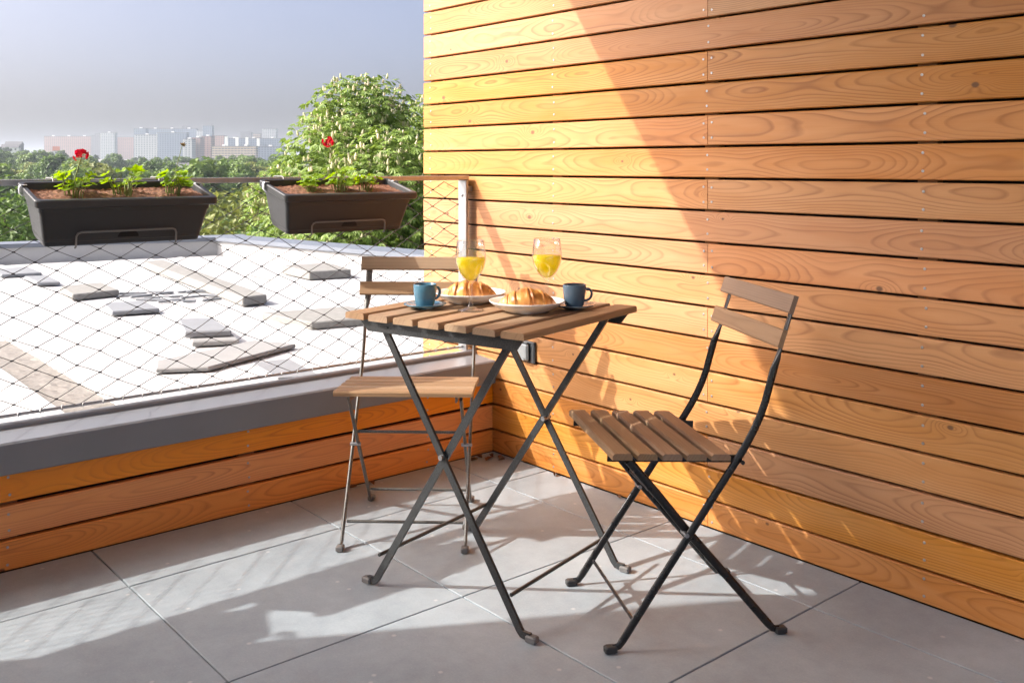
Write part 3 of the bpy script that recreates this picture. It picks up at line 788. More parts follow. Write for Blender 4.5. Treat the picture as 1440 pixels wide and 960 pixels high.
def geranium(x, y, z, leaves, label, seed, flower=None, bud=None, spread=0.045, hgt=0.04):
    rg = random.Random(seed)
    root = empty('geranium_seedling', (x, y, z), 0, label, 'plant', 'geranium seedlings in the planters')
    leaves += 7; hgt *= 0.8; spread *= 0.88
    for k in range(leaves):
        a = 2 * pi * 2.4 * (k + rg.uniform(-.3, .3)) / leaves + rg.uniform(0, 0.6)
        d = spread * rg.uniform(0.35, 1.0); h = 0.012 + hgt * rg.uniform(0.35, 1.35)
        tip = Vector((d * cos(a), d * sin(a), h))
        bx_, by_ = tip.x * 0.35 + rg.uniform(-.008, .008), tip.y * 0.35 + rg.uniform(-.008, .008)
        st = MB(); st.tube([(bx_, by_, -0.012), (bx_ + tip.x * 0.15, by_ + tip.y * 0.15, h * 0.5), (tip.x * 0.8, tip.y * 0.8, h * 0.95), tip], [0.0017, 0.0013, 0.0010, 0.0009], 6)
        s_ = st.build('stem', GSTEM, root)
        lf = MB(); nrm = Vector((cos(a) * rg.uniform(0.1, 0.9), sin(a) * rg.uniform(0.1, 0.9), 1.0)) + Vector((-0.35 * SUN.x, -0.35 * SUN.y, 0.2))
        round_leaf(lf, tip, nrm, Vector((cos(a), sin(a), 0.05)), rg.uniform(0.013, 0.024), rg)
        lf.build('leaf', GLEAF, root)
    if flower:
        fx, fy, fz = flower
        st = MB(); st.tube([(0, 0, -0.01), (fx * 0.3, fy * 0.3, fz * 0.5), (fx, fy, fz)], 0.0019, 6); s_ = st.build('flower_stalk', GSTEM, root)
        for k in range(11):
            dv = Vector((rg.uniform(-1, 1), rg.uniform(-1, 1), rg.uniform(-0.55, 1.1))).normalized() * rg.uniform(0.012, 0.020)
            cpt = Vector((fx, fy, fz + 0.008)) + dv
            p = MB(); axis = dv.normalized()
            ref = Vector((0, 0, 1)) if abs(axis.z) < 0.9 else Vector((1, 0, 0))
            e1 = (ref - axis * ref.dot(axis)).normalized(); e2 = axis.cross(e1)
            for q in range(5):
                t_ = 2 * pi * q / 5 + rg.uniform(-.2, .2); dr = e1 * cos(t_) + e2 * sin(t_); sd_ = axis.cross(dr)
                L_ = rg.uniform(0.008, 0.011); w_ = 0.0048
                p.add([cpt, cpt + dr * L_ * 0.5 + sd_ * w_ + axis * 0.0025, cpt + dr * L_ + axis * 0.001, cpt + dr * L_ * 0.5 - sd_ * w_ + axis * 0.0025], [(0, 1, 2, 3)], True)
            p.tube([Vector((fx, fy, fz)), cpt], 0.0007, 4)
            p.build('blossom', PETAL, root)
    if bud:
        fx, fy, fz = bud
        st = MB(); st.tube([(0, 0, -0.01), (fx * 0.4, fy * 0.4, fz * 0.55), (fx, fy, fz)], 0.0010, 5); st.build('bud_stalk', GSTEM, root)
        p = MB()
        for k in range(6):
            dv = Vector((rg.uniform(-1, 1), rg.uniform(-1, 1), rg.uniform(-.6, .8))) * 0.006
            p.tube([Vector((fx, fy, fz)), Vector((fx, fy, fz)) + dv, Vector((fx, fy, fz)) + dv * 1.8], [0.001, 0.0024, 0.0006], 6)
        p.build('bud', BUD, root)
ZS = 0.984
geranium(0.0, -1.500, ZS, 13, 'flowering geranium seedling with red bloom at the outer end of its planter', 11, flower=(0.0, 0.022, 0.112), spread=0.06, hgt=0.058)
geranium(0.0, -1.362, ZS, 12, 'leggy geranium seedling with pale leaves in the middle of the outer planter', 12, spread=0.068, hgt=0.064)
geranium(0.0, -1.222, ZS, 12, 'bushy geranium seedling with a thin budded stalk', 13, bud=(0.0, 0.03, 0.15), spread=0.052, hgt=0.06)
geranium(0.0, -0.768, ZS - 0.004, 9, 'low round leaved geranium seedling in planter beside the wall', 14, spread=0.045, hgt=0.045)
geranium(0.0, -0.660, ZS - 0.004, 15, 'flowering geranium seedling with red bloom in the planter beside the wall', 15, flower=(0.0, -0.045, 0.166), spread=0.055, hgt=0.066)
geranium(0.0, -0.560, ZS - 0.004, 10, 'spreading geranium seedling at the wall end of its planter', 16, spread=0.05, hgt=0.048)

geranium(0.0, -2.22, ZS, 13, 'leafy geranium seedling in the third planter from the timber wall', 17, flower=(0.02, 0.03, 0.13), spread=0.06, hgt=0.07)
geranium(0.0, -2.00, ZS, 12, 'small geranium seedling at the inner end of the third planter', 18, spread=0.06, hgt=0.06)
geranium(0.0, -2.70, ZS, 14, 'tall geranium seedling in the planter by the side wall', 19, flower=(0.0, 0.05, 0.16), spread=0.07, hgt=0.09)

# ================================================================= dry leaves in the corner
DRY = plain('dry_leaf', (0.16, 0.075, 0.03), 0.8, 0, 60.0, 0.4)
rg = random.Random(21)
for k, (x, y) in enumerate(((0.05, -0.05), (0.03, -0.09), (0.08, -0.035), (0.045, -0.13), (0.11, -0.05), (0.07, -0.08), (0.36, -0.018), (0.66, -0.016), (0.025, -0.55), (0.02, -0.62))):
    m = MB(); L_ = rg.uniform(0.012, 0.026); w_ = L_ * rg.uniform(0.3, 0.5); c_ = rg.uniform(0.006, 0.012)
    vs = [(-L_, 0, 0.001), (-L_ * .4, w_, c_), (L_ * .5, w_ * .8, c_ * .8), (L_, 0, 0.003), (L_ * .5, -w_, c_ * .9), (-L_ * .4, -w_ * .9, c_ * 1.2), (0, 0, 0.001)]
    m.add(vs, [(0, 6, 1), (1, 6, 2), (2, 6, 3), (3, 6, 4), (4, 6, 5), (5, 6, 0)], False)
    o = m.build('dry_leaf', DRY, None, (x, y, 0.0012), (0, 0, rg.uniform(0, 6.28)))
    o.modifiers.new('t', 'SOLIDIFY').thickness = 0.0006
    tag(o, 'small curled brown dry leaf lying on the tiles along the planks', 'leaf', 'dry leaves swept against the walls')

# ================================================================= neighbouring flat roof
def roof_mat():
    t = NT('white_roof_membrane'); c = t.coord(); n = t.noise(c, 1.3, 5.0, 0.65, 0.5); f_ = t.noise(c, 24.0, 3.0, 0.6)
    col = t.ramp(t.math('MULTIPLY_ADD', f_, 0.2, n), [(0.30, (0.33, 0.327, 0.32)), (0.45, (0.41, 0.408, 0.405)), (0.6, (0.46, 0.46, 0.46)), (0.85, (0.42, 0.418, 0.413))])
    t.bump(t.math('MULTIPLY_ADD', n, 3.0, f_), 0.3, 0.01)
    return t.fin(col, 0.75)
ROOFM = roof_mat()
KERBM = plain('pale_zinc_sheet', (0.16, 0.18, 0.215), 0.5, 0.1, 5.0, 0.1)
CONC = plain('concrete_slab', (0.225, 0.22, 0.207), 0.9, 0, 28.0, 0.35, 0.4)
CONC2 = plain('grey_paving_slab', (0.20, 0.21, 0.225), 0.85, 0, 22.0, 0.2, 0.3)
SHEET = plain('fibre_board', (0.25, 0.25, 0.248), 0.85, 0, 14.0, 0.12)
GRIT = plain('gritty_dirt', (0.21, 0.195, 0.178), 0.95, 0, 70.0, 0.5, 0.8)
ZF = 0.27
KA, KB, KC = Vector((-7.6, -7.5, 0)), Vector((-5.50, 1.30, 0)), Vector((-0.5, 2.10, 0))
g = MB(); NX, NY = 56, 70
vs = []
for i in range(NX + 1):
    for j in range(NY + 1):
        x = -0.19 - 7.6 * i / NX; y = -7.5 + 9.6 * j / NY
        z = ZF + 0.008 * mnoise.noise(Vector((x * 0.9, y * 0.9, 2.0))) + 0.004 * mnoise.noise(Vector((x * 4, y * 4, 5.0)))
        # a welded seam stands up in a low wavy fold
        sx = -1.80 + (y + 0.5) * 0.42 + 0.03 * mnoise.noise(Vector((y * 4, 0, 0)))
        z += 0.030 * math.exp(-((x - sx) / 0.06) ** 2)
        vs.append((x, y, z))
def inside(x, y):
    return (KB - KA).x * (y - KA.y) - (KB - KA).y * (x - KA.x) < 0.05 and (KC - KB).x * (y - KB.y) - (KC - KB).y * (x - KB.x) < 0.05
fs = []
for i in range(NX):
    for j in range(NY):
        q = (i * (NY + 1) + j, i * (NY + 1) + j + 1, (i + 1) * (NY + 1) + j + 1, (i + 1) * (NY + 1) + j)
        if all(inside(vs[k][0], vs[k][1]) for k in q): fs.append(q)
g.add(vs, fs, True)
roof = g.build('flat_roof', ROOFM); tag(roof, kind='structure')
def wall_strip(a, b, w, z0, z1):
    d = (b - a).normalized(); nrm = Vector((-d.y, d.x, 0)) * w
    return [(p.x, p.y) for p in (a, b, b + nrm, a + nrm)], z0, z1
m = MB()
m.prism(*wall_strip(KA, KB + (KB - KA).normalized() * 0.25, 0.22, -0.3, ZF + 0.125)); m.prism(*wall_strip(KB, KC, 0.22, -0.3, ZF + 0.124))
k1 = m.build('roof_upstand', ROOFM, roof)
m = MB()
for a, b, dz in ((KA, KB + (KB - KA).normalized() * 0.28, 0.0), (KB - (KC - KB).normalized() * 0.03, KC, 0.0015)):
    d = (b - a).normalized(); nr = Vector((-d.y, d.x, 0))
    m.prism([(p.x, p.y) for p in (a - nr * 0.03, b - nr * 0.03, b + nr * 0.26, a + nr * 0.26)], ZF + 0.128 + dz, ZF + 0.162 + dz)
m.build('roof_kerb_cap', KERBM, roof)
# building body below the roof
m = MB(); m.prism([(-0.14, -7.5), (-0.14, 2.2), (-0.5, 2.3), (-5.6, 1.5), (-7.75, -7.5)], -14.5, ZF - 0.06)
b_ = m.build('lower_building', PLASTER); tag(b_, 'rendered building body carrying the white flat roof', 'building')

for yy in (-2.35, -1.72, -0.30, 0.62):
    m = MB(); m.prism([(-0.24, yy), (-0.24, yy + 0.045), (-5.4, yy + 0.32), (-5.4, yy + 0.275)], ZF + 0.004, ZF + 0.0125); m.build('roof_lap', ROOFM, roof)
def roof_piece(name, quad, th, mat, label, cat='slab', group='slabs lying on the white roof', lift=0.0, lean=0.0):
    c = Vector((sum(p[0] for p in quad) / len(quad), sum(p[1] for p in quad) / len(quad), 0))
    m = MB(); m.prism([(p[0] - c.x, p[1] - c.y) for p in quad], 0, th)
    o = m.build(name, mat, None, (c.x, c.y, ZF + 0.006 + lift), (lean, lean * 0.6, 0), merge=True)
    bv = o.modifiers.new('bevel', 'BEVEL'); bv.width = min(0.006, th * 0.25); bv.segments = 1
    return tag(o, label, cat, group)
roof_piece('concrete_slab', [(-3.66, -0.53), (-3.22, -0.58), (-3.25, -0.30), (-3.68, -0.27)], 0.038, CONC, 'thick broken concrete slab left of the long beam', lean=R(0.6))
roof_piece('paving_slab', [(-2.82, -0.53), (-2.46, -0.60), (-2.42, -0.36), (-2.78, -0.32)], 0.024, CONC2, 'thin bluish grey paving slab nearest the beam and its scraps')
roof_piece('paving_slab', [(-4.55, -0.52), (-4.10, -0.55), (-4.05, -0.42), (-4.50, -0.38)], 0.024, CONC2, 'thin grey slab beyond the thick broken slab')
roof_piece('paving_slab', [(-5.15, -0.62), (-4.75, -0.62), (-4.72, -0.36), (-5.25, -0.33)], 0.024, CONC2, 'grey slab lying closest to the far roof kerb')
roof_piece('concrete_beam', [(-4.75, 0.38), (-2.34, 0.08), (-2.36, 0.24), (-4.80, 0.55)], 0.052, CONC, 'long narrow concrete beam lying across the white roof', 'beam')
roof_piece('concrete_slab', [(-3.70, 1.02), (-3.22, 0.98), (-3.16, 1.28), (-3.70, 1.40)], 0.06, CONC, 'thick concrete block near the side kerb of the roof')
roof_piece('concrete_slab', [(-1.83, -0.05), (-1.40, 0.00), (-1.28, 0.44), (-1.72, 0.40)], 0.038, CONC, 'large rough concrete slab beside the chair back', lean=R(0.5))
roof_piece('paving_slab', [(-1.80, -0.50), (-1.42, -0.62), (-1.33, -0.44), (-1.72, -0.36)], 0.03, CONC2, 'upper grey slab of a small stacked pair', lift=0.026)
roof_piece('paving_slab', [(-1.74, -0.48), (-1.34, -0.62), (-1.25, -0.44), (-1.66, -0.33)], 0.024, SHEET, 'pale lower slab of a small stacked pair')
roof_piece('fibre_board', [(-1.05, -0.88), (-0.90, -0.94), (-0.80, -0.77), (-1.02, -0.28), (-1.22, -0.38)], 0.018, SHEET, 'large pointed light grey board near the railing net', 'board', None)
roof_piece('grey_patch', [(-0.82, -0.58), (-0.50, -0.63), (-0.44, -0.49), (-0.80, -0.43)], 0.006, CONC2, 'thin flat grey patch beside the railing net', 'mat', None)  # thin grey four-sided patch laid flat on the membrane
rg = random.Random(5)
for k in range(12):
    cx, cy = -2.95 + rg.uniform(-.3, .3), -0.02 + rg.uniform(-.22, .22); a = R(75) + rg.uniform(-.5, .5); L_ = rg.uniform(0.05, 0.16)
    dx, dy = cos(a) * L_, sin(a) * L_; nx, ny = -sin(a) * 0.012, cos(a) * 0.012
    roof_piece('wood_scrap', [(cx - dx - nx, cy - dy - ny), (cx + dx - nx, cy + dy - ny), (cx + dx + nx, cy + dy + ny), (cx - dx + nx, cy - dy + ny)], 0.012, CONC2, 'thin grey offcut strip scattered beside the long beam', 'scrap', 'offcut strips on the roof')
# drain channel with dirt at the left
m = MB(); m.prism([(-2.9, -1.20), (-0.33, -1.235), (-0.33, -1.165), (-2.9, -1.13)], ZF - 0.01, ZF + 0.035); up = m.build('roof_upstand', ROOFM, roof)
m = MB(); m.prism([(-2.9, -1.44), (-0.33, -1.47), (-0.33, -1.41), (-2.9, -1.38)], ZF - 0.01, ZF + 0.03); m.build('roof_upstand', ROOFM, roof)
m = MB(); NXX, NYY = 90, 10; vs = []
for i in range(NXX + 1):
    for j in range(NYY + 1):
        x = -2.9 + 2.56 * i / NXX; y = -1.405 + (0.24) * j / NYY - 0.012 * i / NXX
        vs.append((x, y, ZF + 0.014 + 0.006 * mnoise.noise(Vector((x * 30, y * 30, 0))) + random.uniform(-.002, .002)))
m.add(vs, [(i * (NYY + 1) + j, (i + 1) * (NYY + 1) + j, (i + 1) * (NYY + 1) + j + 1, i * (NYY + 1) + j + 1) for i in range(NXX) for j in range(NYY)])
gr = m.build('roof_grit', GRIT); tag(gr, 'brown grit and leaf dirt gathered in the roof channel', 'dirt', kind='stuff')

# ================================================================= land, trees, city
def ground_z(p):
    d = (Vector((p[0], p[1], 0)) - Vector((CAM.x, CAM.y, 0))).length
    side = (Vector((p[0], p[1], 0)) - Vector((CAM.x, CAM.y, 0))).dot(RT) / max(d, 1)
    pts = [(0, -14.5), (60, -14.5), (200, -15), (500, -10), (900, -4), (1400, 0), (2000, 7), (3200, 22), (8000, 28)]
    z = pts[-1][1]
    for (d0, z0), (d1, z1) in zip(pts, pts[1:]):
        if d0 <= d <= d1: z = z0 + (z1 - z0) * (d - d0) / (d1 - d0); break
    hill = max(0.0, min(1.0, (-0.36 - side) / 0.12)) * math.exp(-((d - 1050) / 330) ** 2) * 13
    return z + hill + 1.5 * mnoise.noise(Vector((p[0] * 0.004, p[1] * 0.004, 0))) * min(1, d / 300)
g = MB(); vs = []; fs = []
RAD = [0.0] + [18 * 1.16 ** k for k in range(41)]; NA = 96
for r_ in RAD:
    for k in range(NA):
        a = 2 * pi * k / NA; p = (CAM.x + r_ * cos(a), CAM.y + r_ * sin(a)); vs.append((p[0], p[1], ground_z(p)))
for i in range(len(RAD) - 1):
    for k in range(NA):
        j = (k + 1) % NA; fs.append((i * NA + k, (i + 1) * NA + k, (i + 1) * NA + j, i * NA + j))
g.add(vs, fs, True)
t = NT('meadow_ground'); n = t.noise(t.coord(), 0.02, 5.0, 0.6)
MEADOW = t.fin(t.ramp(n, [(0.35, (0.05, 0.085, 0.025)), (0.55, (0.10, 0.14, 0.045)), (0.7, (0.17, 0.18, 0.08))]), 0.9)
gr = g.build('ground', MEADOW, merge=True); tag(gr, kind='structure')

def foliage(name, c1, c2, trans=0.3):
    t = NT(name); ge = t.node('ShaderNodeNewGeometry'); r = ge.outputs['Random Per Island']
    col = t.mix(r, c1, c2)
    d = t.node('ShaderNodeBsdfTranslucent'); t.l.new(t.hsv(col, 0.49, 1.05, 1.4), d.inputs[0])
    mx = t.node('ShaderNodeMixShader'); mx.inputs[0].default_value = trans
    t.fin(col, 0.55)
    t.l.new(t.b.outputs[0], mx.inputs[1]); t.l.new(d.outputs[0], mx.inputs[2]); t.l.new(mx.outputs[0], t.n['Material Output'].inputs[0])
    return t.m
CHEST = foliage('chestnut_leaf', (0.12, 0.20, 0.03), (0.24, 0.33, 0.065))
CANDLE = foliage('chestnut_blossom', (0.50, 0.50, 0.30), (0.70, 0.62, 0.44), 0.3)
OAK = foliage('mid_green_leaf', (0.06, 0.12, 0.025), (0.12, 0.19, 0.04))
OLIVE = foliage('olive_green_leaf', (0.12, 0.16, 0.035), (0.24, 0.26, 0.07))
DARKG = foliage('dark_green_leaf', (0.03, 0.065, 0.025), (0.06, 0.10, 0.035))
LIGHTG = foliage('light_green_leaf', (0.10, 0.18, 0.035), (0.18, 0.25, 0.06))
BARK = plain('bark', (0.09, 0.065, 0.045), 0.9, 0, 8.0, 0.4)

def crown_points(rg, n, lobes):
    """points through a crown made of uneven lobes, denser near the skin"""
    tot = sum(l[3] ** 2 for l in lobes); out = []
    for cx, cy, cz, r_ in lobes:
        for _ in range(int(n * r_ ** 2 / tot)):
            d = Vector((rg.gauss(0, 1), rg.gauss(0, 1), rg.gauss(0, 1))).normalized()
            rad = r_ * (rg.random() ** 0.35) * (1 + 0.22 * mnoise.noise(d * 2.3 + Vector((cx, cy, cz))))
            if mnoise.noise(Vector((cx, cy, cz)) * 0.7 + d * rad * 1.8 / r_ * 1.5) < -0.32: continue
            out.append((Vector((cx, cy, cz)) + d * rad * Vector((1, 1, 0.9)).length / 1.68, d))
    return out
def leaf_quad(m, p, nrm, size, rg, asp=0.55):
    nrm = nrm.normalized(); ref = Vector((rg.uniform(-1, 1), rg.uniform(-1, 1), rg.uniform(-1, 1)))
    a = ref - nrm * ref.dot(nrm)
    if a.length < 1e-3: return
    a.normalize(); b = nrm.cross(a)
    m.add([p - a * size, p - b * size * asp + nrm * size * .15, p + a * size, p + b * size * asp + nrm * size * .15], [(0, 1, 2, 3)])
def make_tree(name, loc, h, rad, mat, label, group, seed, nleaf, lsize, lobes_n=14, trunk=True, palm=False, candles=0, squash=0.85, rz=0.0, core=0.62, rough_=0.75, lr=(0.22, 0.40)):
    rg = random.Random(seed)
    root = empty(name, loc, rz, label, 'tree', group)
    zc = h - rad * squash
    lobes = [(0, 0, zc, rad * core)]
    for k in range(lobes_n):
        d = Vector((rg.gauss(0, 1), rg.gauss(0, 1), rg.gauss(0, 0.9))).normalized()
        r_ = rad * rg.uniform(*lr)
        q = d * (rad - r_ * rough_) ; lobes.append((q.x, q.y, zc + q.z * squash, r_))
    tr = MB()
    tr.tube([(0, 0, -0.5), (rad * .02, 0, h * 0.25), (rad * .03, rad * .02, zc * 0.8 + .2 * h), (0, 0, zc + rad * .3)], [rad * 0.085, rad * 0.065, rad * 0.045, rad * 0.015], 8)
    for l in lobes[1:]:
        s = Vector((0, 0, zc - rad * 0.45 + (l[2] - zc) * 0.3)); e = Vector(l[:3]); mid = s.lerp(e, 0.5) + Vector((0, 0, rad * 0.08))
        tr.tube([s, mid, e], [rad * 0.026, rad * 0.017, rad * 0.006], 6)
    tr.build('trunk', BARK, root)
    m = MB()
    for p, d in crown_points(rg, nleaf, lobes):
        nrm = d * 0.6 + Vector((rg.uniform(-1, 1), rg.uniform(-1, 1), rg.uniform(-.3, 1.2)))
        if palm:
            nrm = (d * 0.5 + Vector((rg.uniform(-.6, .6), rg.uniform(-.6, .6), 0.9))).normalized()
            ref = Vector((d.x, d.y, -0.2)) + Vector((rg.uniform(-.3, .3), rg.uniform(-.3, .3), 0)); a = (ref - nrm * ref.dot(nrm)).normalized(); b = nrm.cross(a)
            L_ = lsize * rg.uniform(0.75, 1.2)
            for q in (-1.25, -0.65, 0, 0.65, 1.25):
                dr = a * cos(q) + b * sin(q); sdv = nrm.cross(dr); ll = L_ * (1 - 0.18 * abs(q))
                m.add([p, p + dr * ll * .62 + sdv * ll * .19 - nrm * ll * .08, p + dr * ll - nrm * ll * .28, p + dr * ll * .62 - sdv * ll * .19 - nrm * ll * .08], [(0, 1, 2, 3)])
        else:
            leaf_quad(m, p, nrm, lsize * rg.uniform(0.6, 1.25), rg)
    cr = m.build('crown', mat, root)
    if candles:
        c = MB()
        for p, d in crown_points(rg, candles * 3, lobes):
            if (p - Vector((0, 0, zc))).length < rad * 0.62 or d.z < -0.25: continue
            tip = p - d * 0.12 + Vector((0, 0, 0.05)); hh = rg.uniform(0.09, 0.16); ax = Vector((d.x * .3, d.y * .3, 1)).normalized()
            c.tube([tip, tip + ax * hh * .25, tip + ax * hh * .7, tip + ax * hh], [0.016, 0.036, 0.026, 0.005], 5, smooth=False, caps=False)
        c.build('blossoms', CANDLE, root)
    return root
def tree_at(px, pytop, d, rad, mat, label, group, seed, nleaf, lsize, name='tree', **kw):
    p = far(px, pytop, d); gz = ground_z(p)
    return make_tree(name, (p.x, p.y, gz), p.z - gz, rad, mat, label, group, seed, nleaf, lsize, **kw)
tree_at(645, 84, 25.0, 4.95, CHEST, 'large horse chestnut in cream blossom rising beside the timber wall', None, 31, 36000, 0.17, name='chestnut_tree', lobes_n=44, palm=True, candles=3000, squash=1.0, core=0.6, rough_=0.6, lr=(0.13, 0.30))
# trees standing just past the white roof
tree_at(345, 248, 48, 5.0, OLIVE, 'olive green tree with sparse twigs, seen between the two planters', 'trees just beyond the roof', 41, 9000, 0.20, name='olive_tree', lobes_n=20)
tree_at(470, 285, 40, 4.5, OAK, 'mid green tree behind the side roof kerb, below the chestnut crown', 'trees just beyond the roof', 44, 8000, 0.20, name='leafy_tree', lobes_n=18)
tree_at(10, 262, 52, 5.5, OAK, 'mid green tree just beyond the far roof kerb, past the outer planter', 'trees just beyond the roof', 42, 9000, 0.22, name='leafy_tree', lobes_n=20)
tree_at(150, 268, 60, 6.0, DARKG, 'dark tree just beyond the far roof kerb behind the outer planter', 'trees just beyond the roof', 43, 9000, 0.24, name='leafy_tree', lobes_n=20)
# prototypes for the valley
protos = [make_tree('valley_tree', (0, 0, 0), 12.0, 5.6, mt, 'x', 'trees in the valley', 60 + k, 2600, 0.62, lobes_n=13) for k, mt in enumerate((LIGHTG, OAK, OLIVE, DARKG))]
names = ['light green', 'mid green', 'olive green', 'dark green']
rg = random.Random(99)
spots = []
for band, (d0, d1, n_, yb) in enumerate(((95, 190, 26, 0), (190, 420, 44, 0), (420, 800, 60, 0), (800, 1250, 60, 0), (1250, 1750, 60, 0))):
    for k in range(n_):
        px = -60 + 720 * (k + rg.uniform(0, 1)) / n_; d = rg.uniform(d0, d1)
        if px > 590: continue
        spots.append((px, d, band))
first = [True] * 4
for px, d, band in spots:
    p = far(px, 232, d); gz = ground_z(p)
    # the open meadow and the foot of the long block stay clear
    if band >= 3 and 308 < px < 400 and d < 1500: continue
    kind = rg.choice((0, 0, 1, 2)) if band < 2 else rg.choice((0, 1, 1, 3) if band < 3 else (1, 3, 3))
    s = rg.uniform(0.75, 1.25)
    s *= (0.95, 1.12, 1.08, 0.85, 0.8)[band]
    o = protos[kind] if first[kind] else copy_tree(protos[kind]); first[kind] = False
    o.location = (p.x, p.y, gz); o.rotation_euler = (0, 0, rg.uniform(0, 6.28)); o.scale = (s * rg.uniform(.9, 1.2), s * rg.uniform(.9, 1.2), s)
    zone = ('in the near valley below the railing', 'in the valley wood', 'in the valley wood', 'hazy, on the slope under the apartment blocks', 'hazy, among the distant apartment blocks')[band]
    o['label'] = names[kind] + ' round tree ' + zone
    o['group'] = 'trees ' + zone.replace('hazy, ', '')

# ---------------------------------------------------------------- apartment blocks
def facade(name, wall_c, win_c, bay, floor_h, horizontal=False):
    t = NT(name); s = t.sep(t.coord()); nrm = t.node('ShaderNodeTexCoord')
    ge = t.sep(t.node('ShaderNodeNewGeometry').outputs['Normal'])
    u = t.math('ADD', s[0], s[1])
    fz = t.math('FRACT', t.math('DIVIDE', s[2], floor_h)); fu = t.math('FRACT', t.math('DIVIDE', u, bay))
    a = t.math('MULTIPLY', t.math('GREATER_THAN', fz, 0.35), t.math('LESS_THAN', fz, 0.85))
    b = t.math('MULTIPLY', t.math('GREATER_THAN', fu, 0.1 if horizontal else 0.25), t.math('LESS_THAN', fu, 0.95 if horizontal else 0.75))
    w = t.math('MULTIPLY', t.math('MULTIPLY', a, b), t.math('LESS_THAN', ge[2], 0.5))
    n = t.noise(t.coord(), 0.2, 2.0, 0.5)
    return t.fin(t.mix(t.math('MULTIPLY', w, 1.0), t.mix(n, wall_c, tuple(x * 0.9 for x in wall_c)), win_c), 0.7)
F_WHITE = facade('white_panel_facade', (0.36, 0.37, 0.39), (0.06, 0.10, 0.13), 5.0, 3.4)
F_BLUE = facade('blue_grey_facade', (0.15, 0.19, 0.26), (0.05, 0.07, 0.11), 4.6, 3.5)
F_PINK = facade('pink_facade', (0.33, 0.20, 0.17), (0.12, 0.09, 0.09), 4.8, 3.5)
F_CREAM = facade('cream_facade', (0.40, 0.32, 0.24), (0.10, 0.10, 0.11), 5.0, 3.7, True)
F_GREY = facade('grey_facade', (0.18, 0.18, 0.20), (0.06, 0.06, 0.08), 3.4, 2.9)
WHITEP = plain('white_gable_paint', (0.74, 0.74, 0.72), 0.8); ROOFDK = plain('tar_roof', (0.12, 0.12, 0.125), 0.9); REDT = plain('red_roof_tiles', (0.33, 0.13, 0.08), 0.8)
def block(px0, px1, pytop, d, mat, label, depth=14, yaw=0.0, extra=True, base_py=245, gable=False):
    a, b = far(px0, pytop, d), far(px1, pytop, d)
    c = (a + b) / 2; w = (b - a).length; gz = ground_z(c) - 3
    h = c.z - gz
    root = empty('apartment_block', (c.x, c.y, gz), AZ + yaw, label, 'building', 'distant apartment blocks')
    m = MB(); m.box((0, depth / 2, h / 2), (w, depth, h)); m.build('wall', mat, root)
    m = MB(); m.box((0, depth / 2, h + 0.35), (w + 0.6, depth + 0.6, 0.7)); rf = m.build('roof', ROOFDK, root)
    if extra:
        m = MB()
        k = max(1, int(w / 28))
        for i in range(k): m.box((-w / 2 + w * (i + .5) / k, depth / 2, h + 1.9), (5, 5, 2.4))
        m.build('lift_housing', WHITEP, rf)
    if gable:
        m = MB(); m.box((-w / 2 - 0.35, depth / 2, h / 2 + .2), (0.6, depth + .3, h + .4)); m.build('gable', WHITEP, root)
    return root
block(62, 128, 192, 2300, F_PINK, 'long low pinkish block at the far end beside the twin towers', 14)
block(128, 134, 191, 2290, F_GREY, 'narrow dark link beside the pale tower', 12, extra=False)
block(134, 142, 188, 2200, F_GREY, 'narrow grey tower wing next to the pale tower', 14, extra=False)
block(142, 161, 187, 2150, F_WHITE, 'pale tower rising above the long pinkish block', 16, gable=True)
block(161, 190, 193, 2350, F_PINK, 'short pinkish block between pale tower and blue grey blocks', 12, extra=False)
block(188, 205, 181, 2050, F_BLUE, 'tall blue grey block behind the white slab', 14)
block(190, 220, 190, 1800, F_WHITE, 'white slab in front of the tall blue grey block', 14, gable=True)
block(205, 276, 181.5, 2100, F_BLUE, 'widest tall blue grey block with small roof houses', 14)
block(221, 262, 187, 1750, F_BLUE, 'blue grey slab with bright white gable', 14, gable=True)
block(256, 261, 178, 2110, F_GREY, 'thin dark chimney tower above the blue grey roofs', 5, extra=False)
block(285, 298, 177, 2000, F_BLUE, 'slim bluish tower block above the pink slabs', 14, extra=False)
block(276, 286, 184, 2080, F_WHITE, 'small white tower next to slim bluish tower', 12, extra=False)
block(258, 270, 196, 1560, F_WHITE, 'white slab at the front of the pink pair', 18, gable=True)
block(270, 282, 194, 1580, F_PINK, 'first pink tower slab with white gable', 20, gable=True)
block(283, 297, 192, 1610, F_PINK, 'second pink tower slab, wider one, with white gable', 20, gable=True)
block(298, 315, 191, 1900, F_PINK, 'reddish block behind the pink slabs', 14, extra=False)
block(315, 395, 195, 1850, F_BLUE, 'long bluish row with white stair towers behind the cream block', 14)
block(298, 360, 206, 1500, F_CREAM, 'long cream block with banded balconies above the meadow', 13)
block(360, 398, 206.5, 1540, F_BLUE, 'bluish banded block continuing the cream block', 13)
block(338, 353, 186, 2200, F_GREY, 'squat grey tower on the skyline above the long row', 16, extra=False)
block(356, 366, 188, 2250, F_CREAM, 'small cream tower on the skyline between grey towers', 12, extra=False)
block(370, 388, 181.5, 2150, F_WHITE, 'white and grey tower on the skyline nearest the chestnut', 16, gable=True, extra=False)
for i_, (a, b, yt, d) in enumerate(((316, 320, 192, 1840), (331, 335, 193, 1840), (345, 349, 193, 1840), (361, 365, 194.5, 1840))):
    o = block(a, b, yt, d, WHITEP, 'white stair tower standing proud of the long bluish row', 4, extra=False); o['group'] = 'white stair towers'

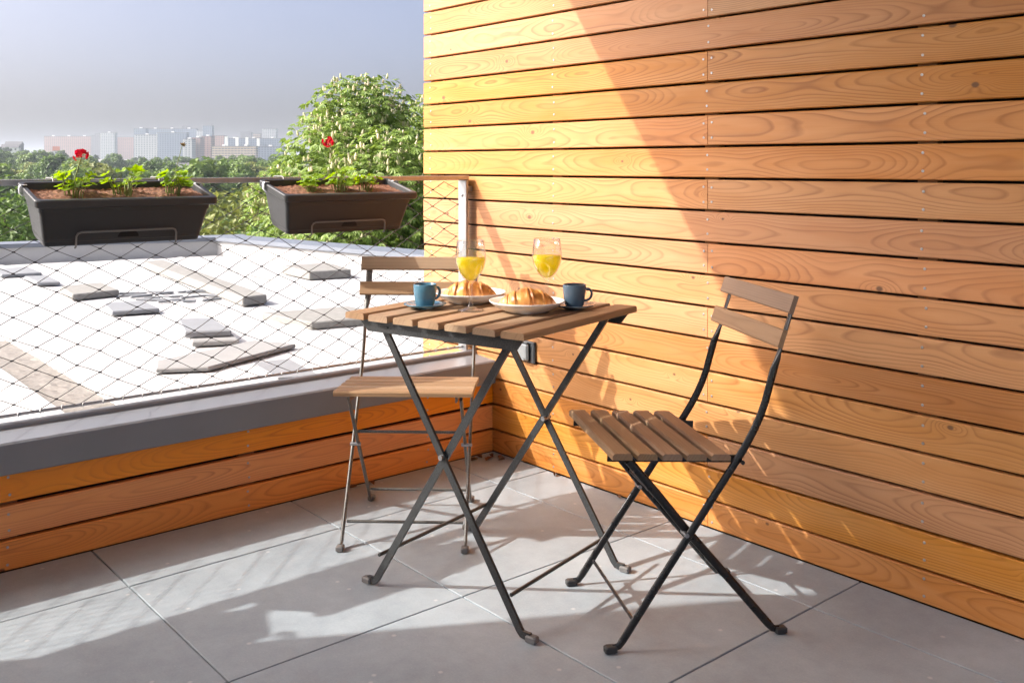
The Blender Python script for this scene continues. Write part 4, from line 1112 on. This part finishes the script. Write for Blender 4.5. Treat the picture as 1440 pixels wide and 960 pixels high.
def house(px, pyridge, d, w, dp, hgt, label, yaw=0.3, mat=None, roofm=None):
    p = far(px, pyridge, d); gz = ground_z(p) - 1; top = p.z - gz; eav = top - hgt
    root = empty('house', (p.x, p.y, gz), AZ + yaw, label, 'house', 'houses among the valley trees')
    m = MB(); m.box((0, 0, eav / 2), (w, dp, eav)); m.build('wall', mat or WHITEP, root)
    m = MB(); x, y = w / 2 + .4, dp / 2 + .4
    m.add([(-x, -y, eav + .02), (x, -y, eav + .02), (x, y, eav + .02), (-x, y, eav + .02), (-x, 0, top), (x, 0, top)], [(0, 1, 5, 4), (2, 3, 4, 5), (1, 2, 5), (3, 0, 4), (3, 2, 1, 0)])
    m.build('roof', roofm or REDT, root)
    for k in range(max(1, int(w / 5))):
        mm = MB(); mm.box((-w / 2 + w * (k + .5) / max(1, int(w / 5)), -dp / 2 - .02, eav - 1.8), (1.4, .12, 1.5)); mm.build('window', ROOFDK, root)
house(264, 229, 640, 14, 9, 3.0, 'white house with grey roof under the pink towers', 0.2, WHITEP, ROOFDK)
house(150, 224, 820, 34, 14, 2.5, 'long low white hall behind the red geranium', 0.1, WHITEP, SHEET)
house(79, 206, 1000, 6, 6, 4.5, 'small pale church tower on the wooded hill', 0.4, WHITEP, REDT)
house(15, 203, 1000, 16, 10, 3.5, 'white villa on the wooded hill', 0.3, WHITEP, ROOFDK)
house(20, 199, 1150, 18, 12, 4.0, 'brown roofed villa on the hill crest', 0.2, F_GREY, ROOFDK)
house(92, 221, 760, 12, 9, 3.0, 'little white house below the church tower', -0.3, WHITEP, ROOFDK)

# ================================================================= haze
def haze(density):
    m = MB(); m.box((0, 0, 0), (17600, 17600, 122))
    mt = bpy.data.materials.new('haze_air'); mt.use_nodes = True
    n = mt.node_tree.nodes; l = mt.node_tree.links
    n.remove(n['Principled BSDF'])
    pv = n.new('ShaderNodeVolumePrincipled'); pv.inputs['Color'].default_value = (0.80, 0.89, 1.0, 1)
    pv.inputs['Density'].default_value = density; pv.inputs['Anisotropy'].default_value = 0.25
    l.new(pv.outputs[0], n['Material Output'].inputs['Volume'])
    o = m.build('haze', mt, None, (CAM.x, CAM.y, 36)); tag(o, kind='stuff')
haze(0.00018)
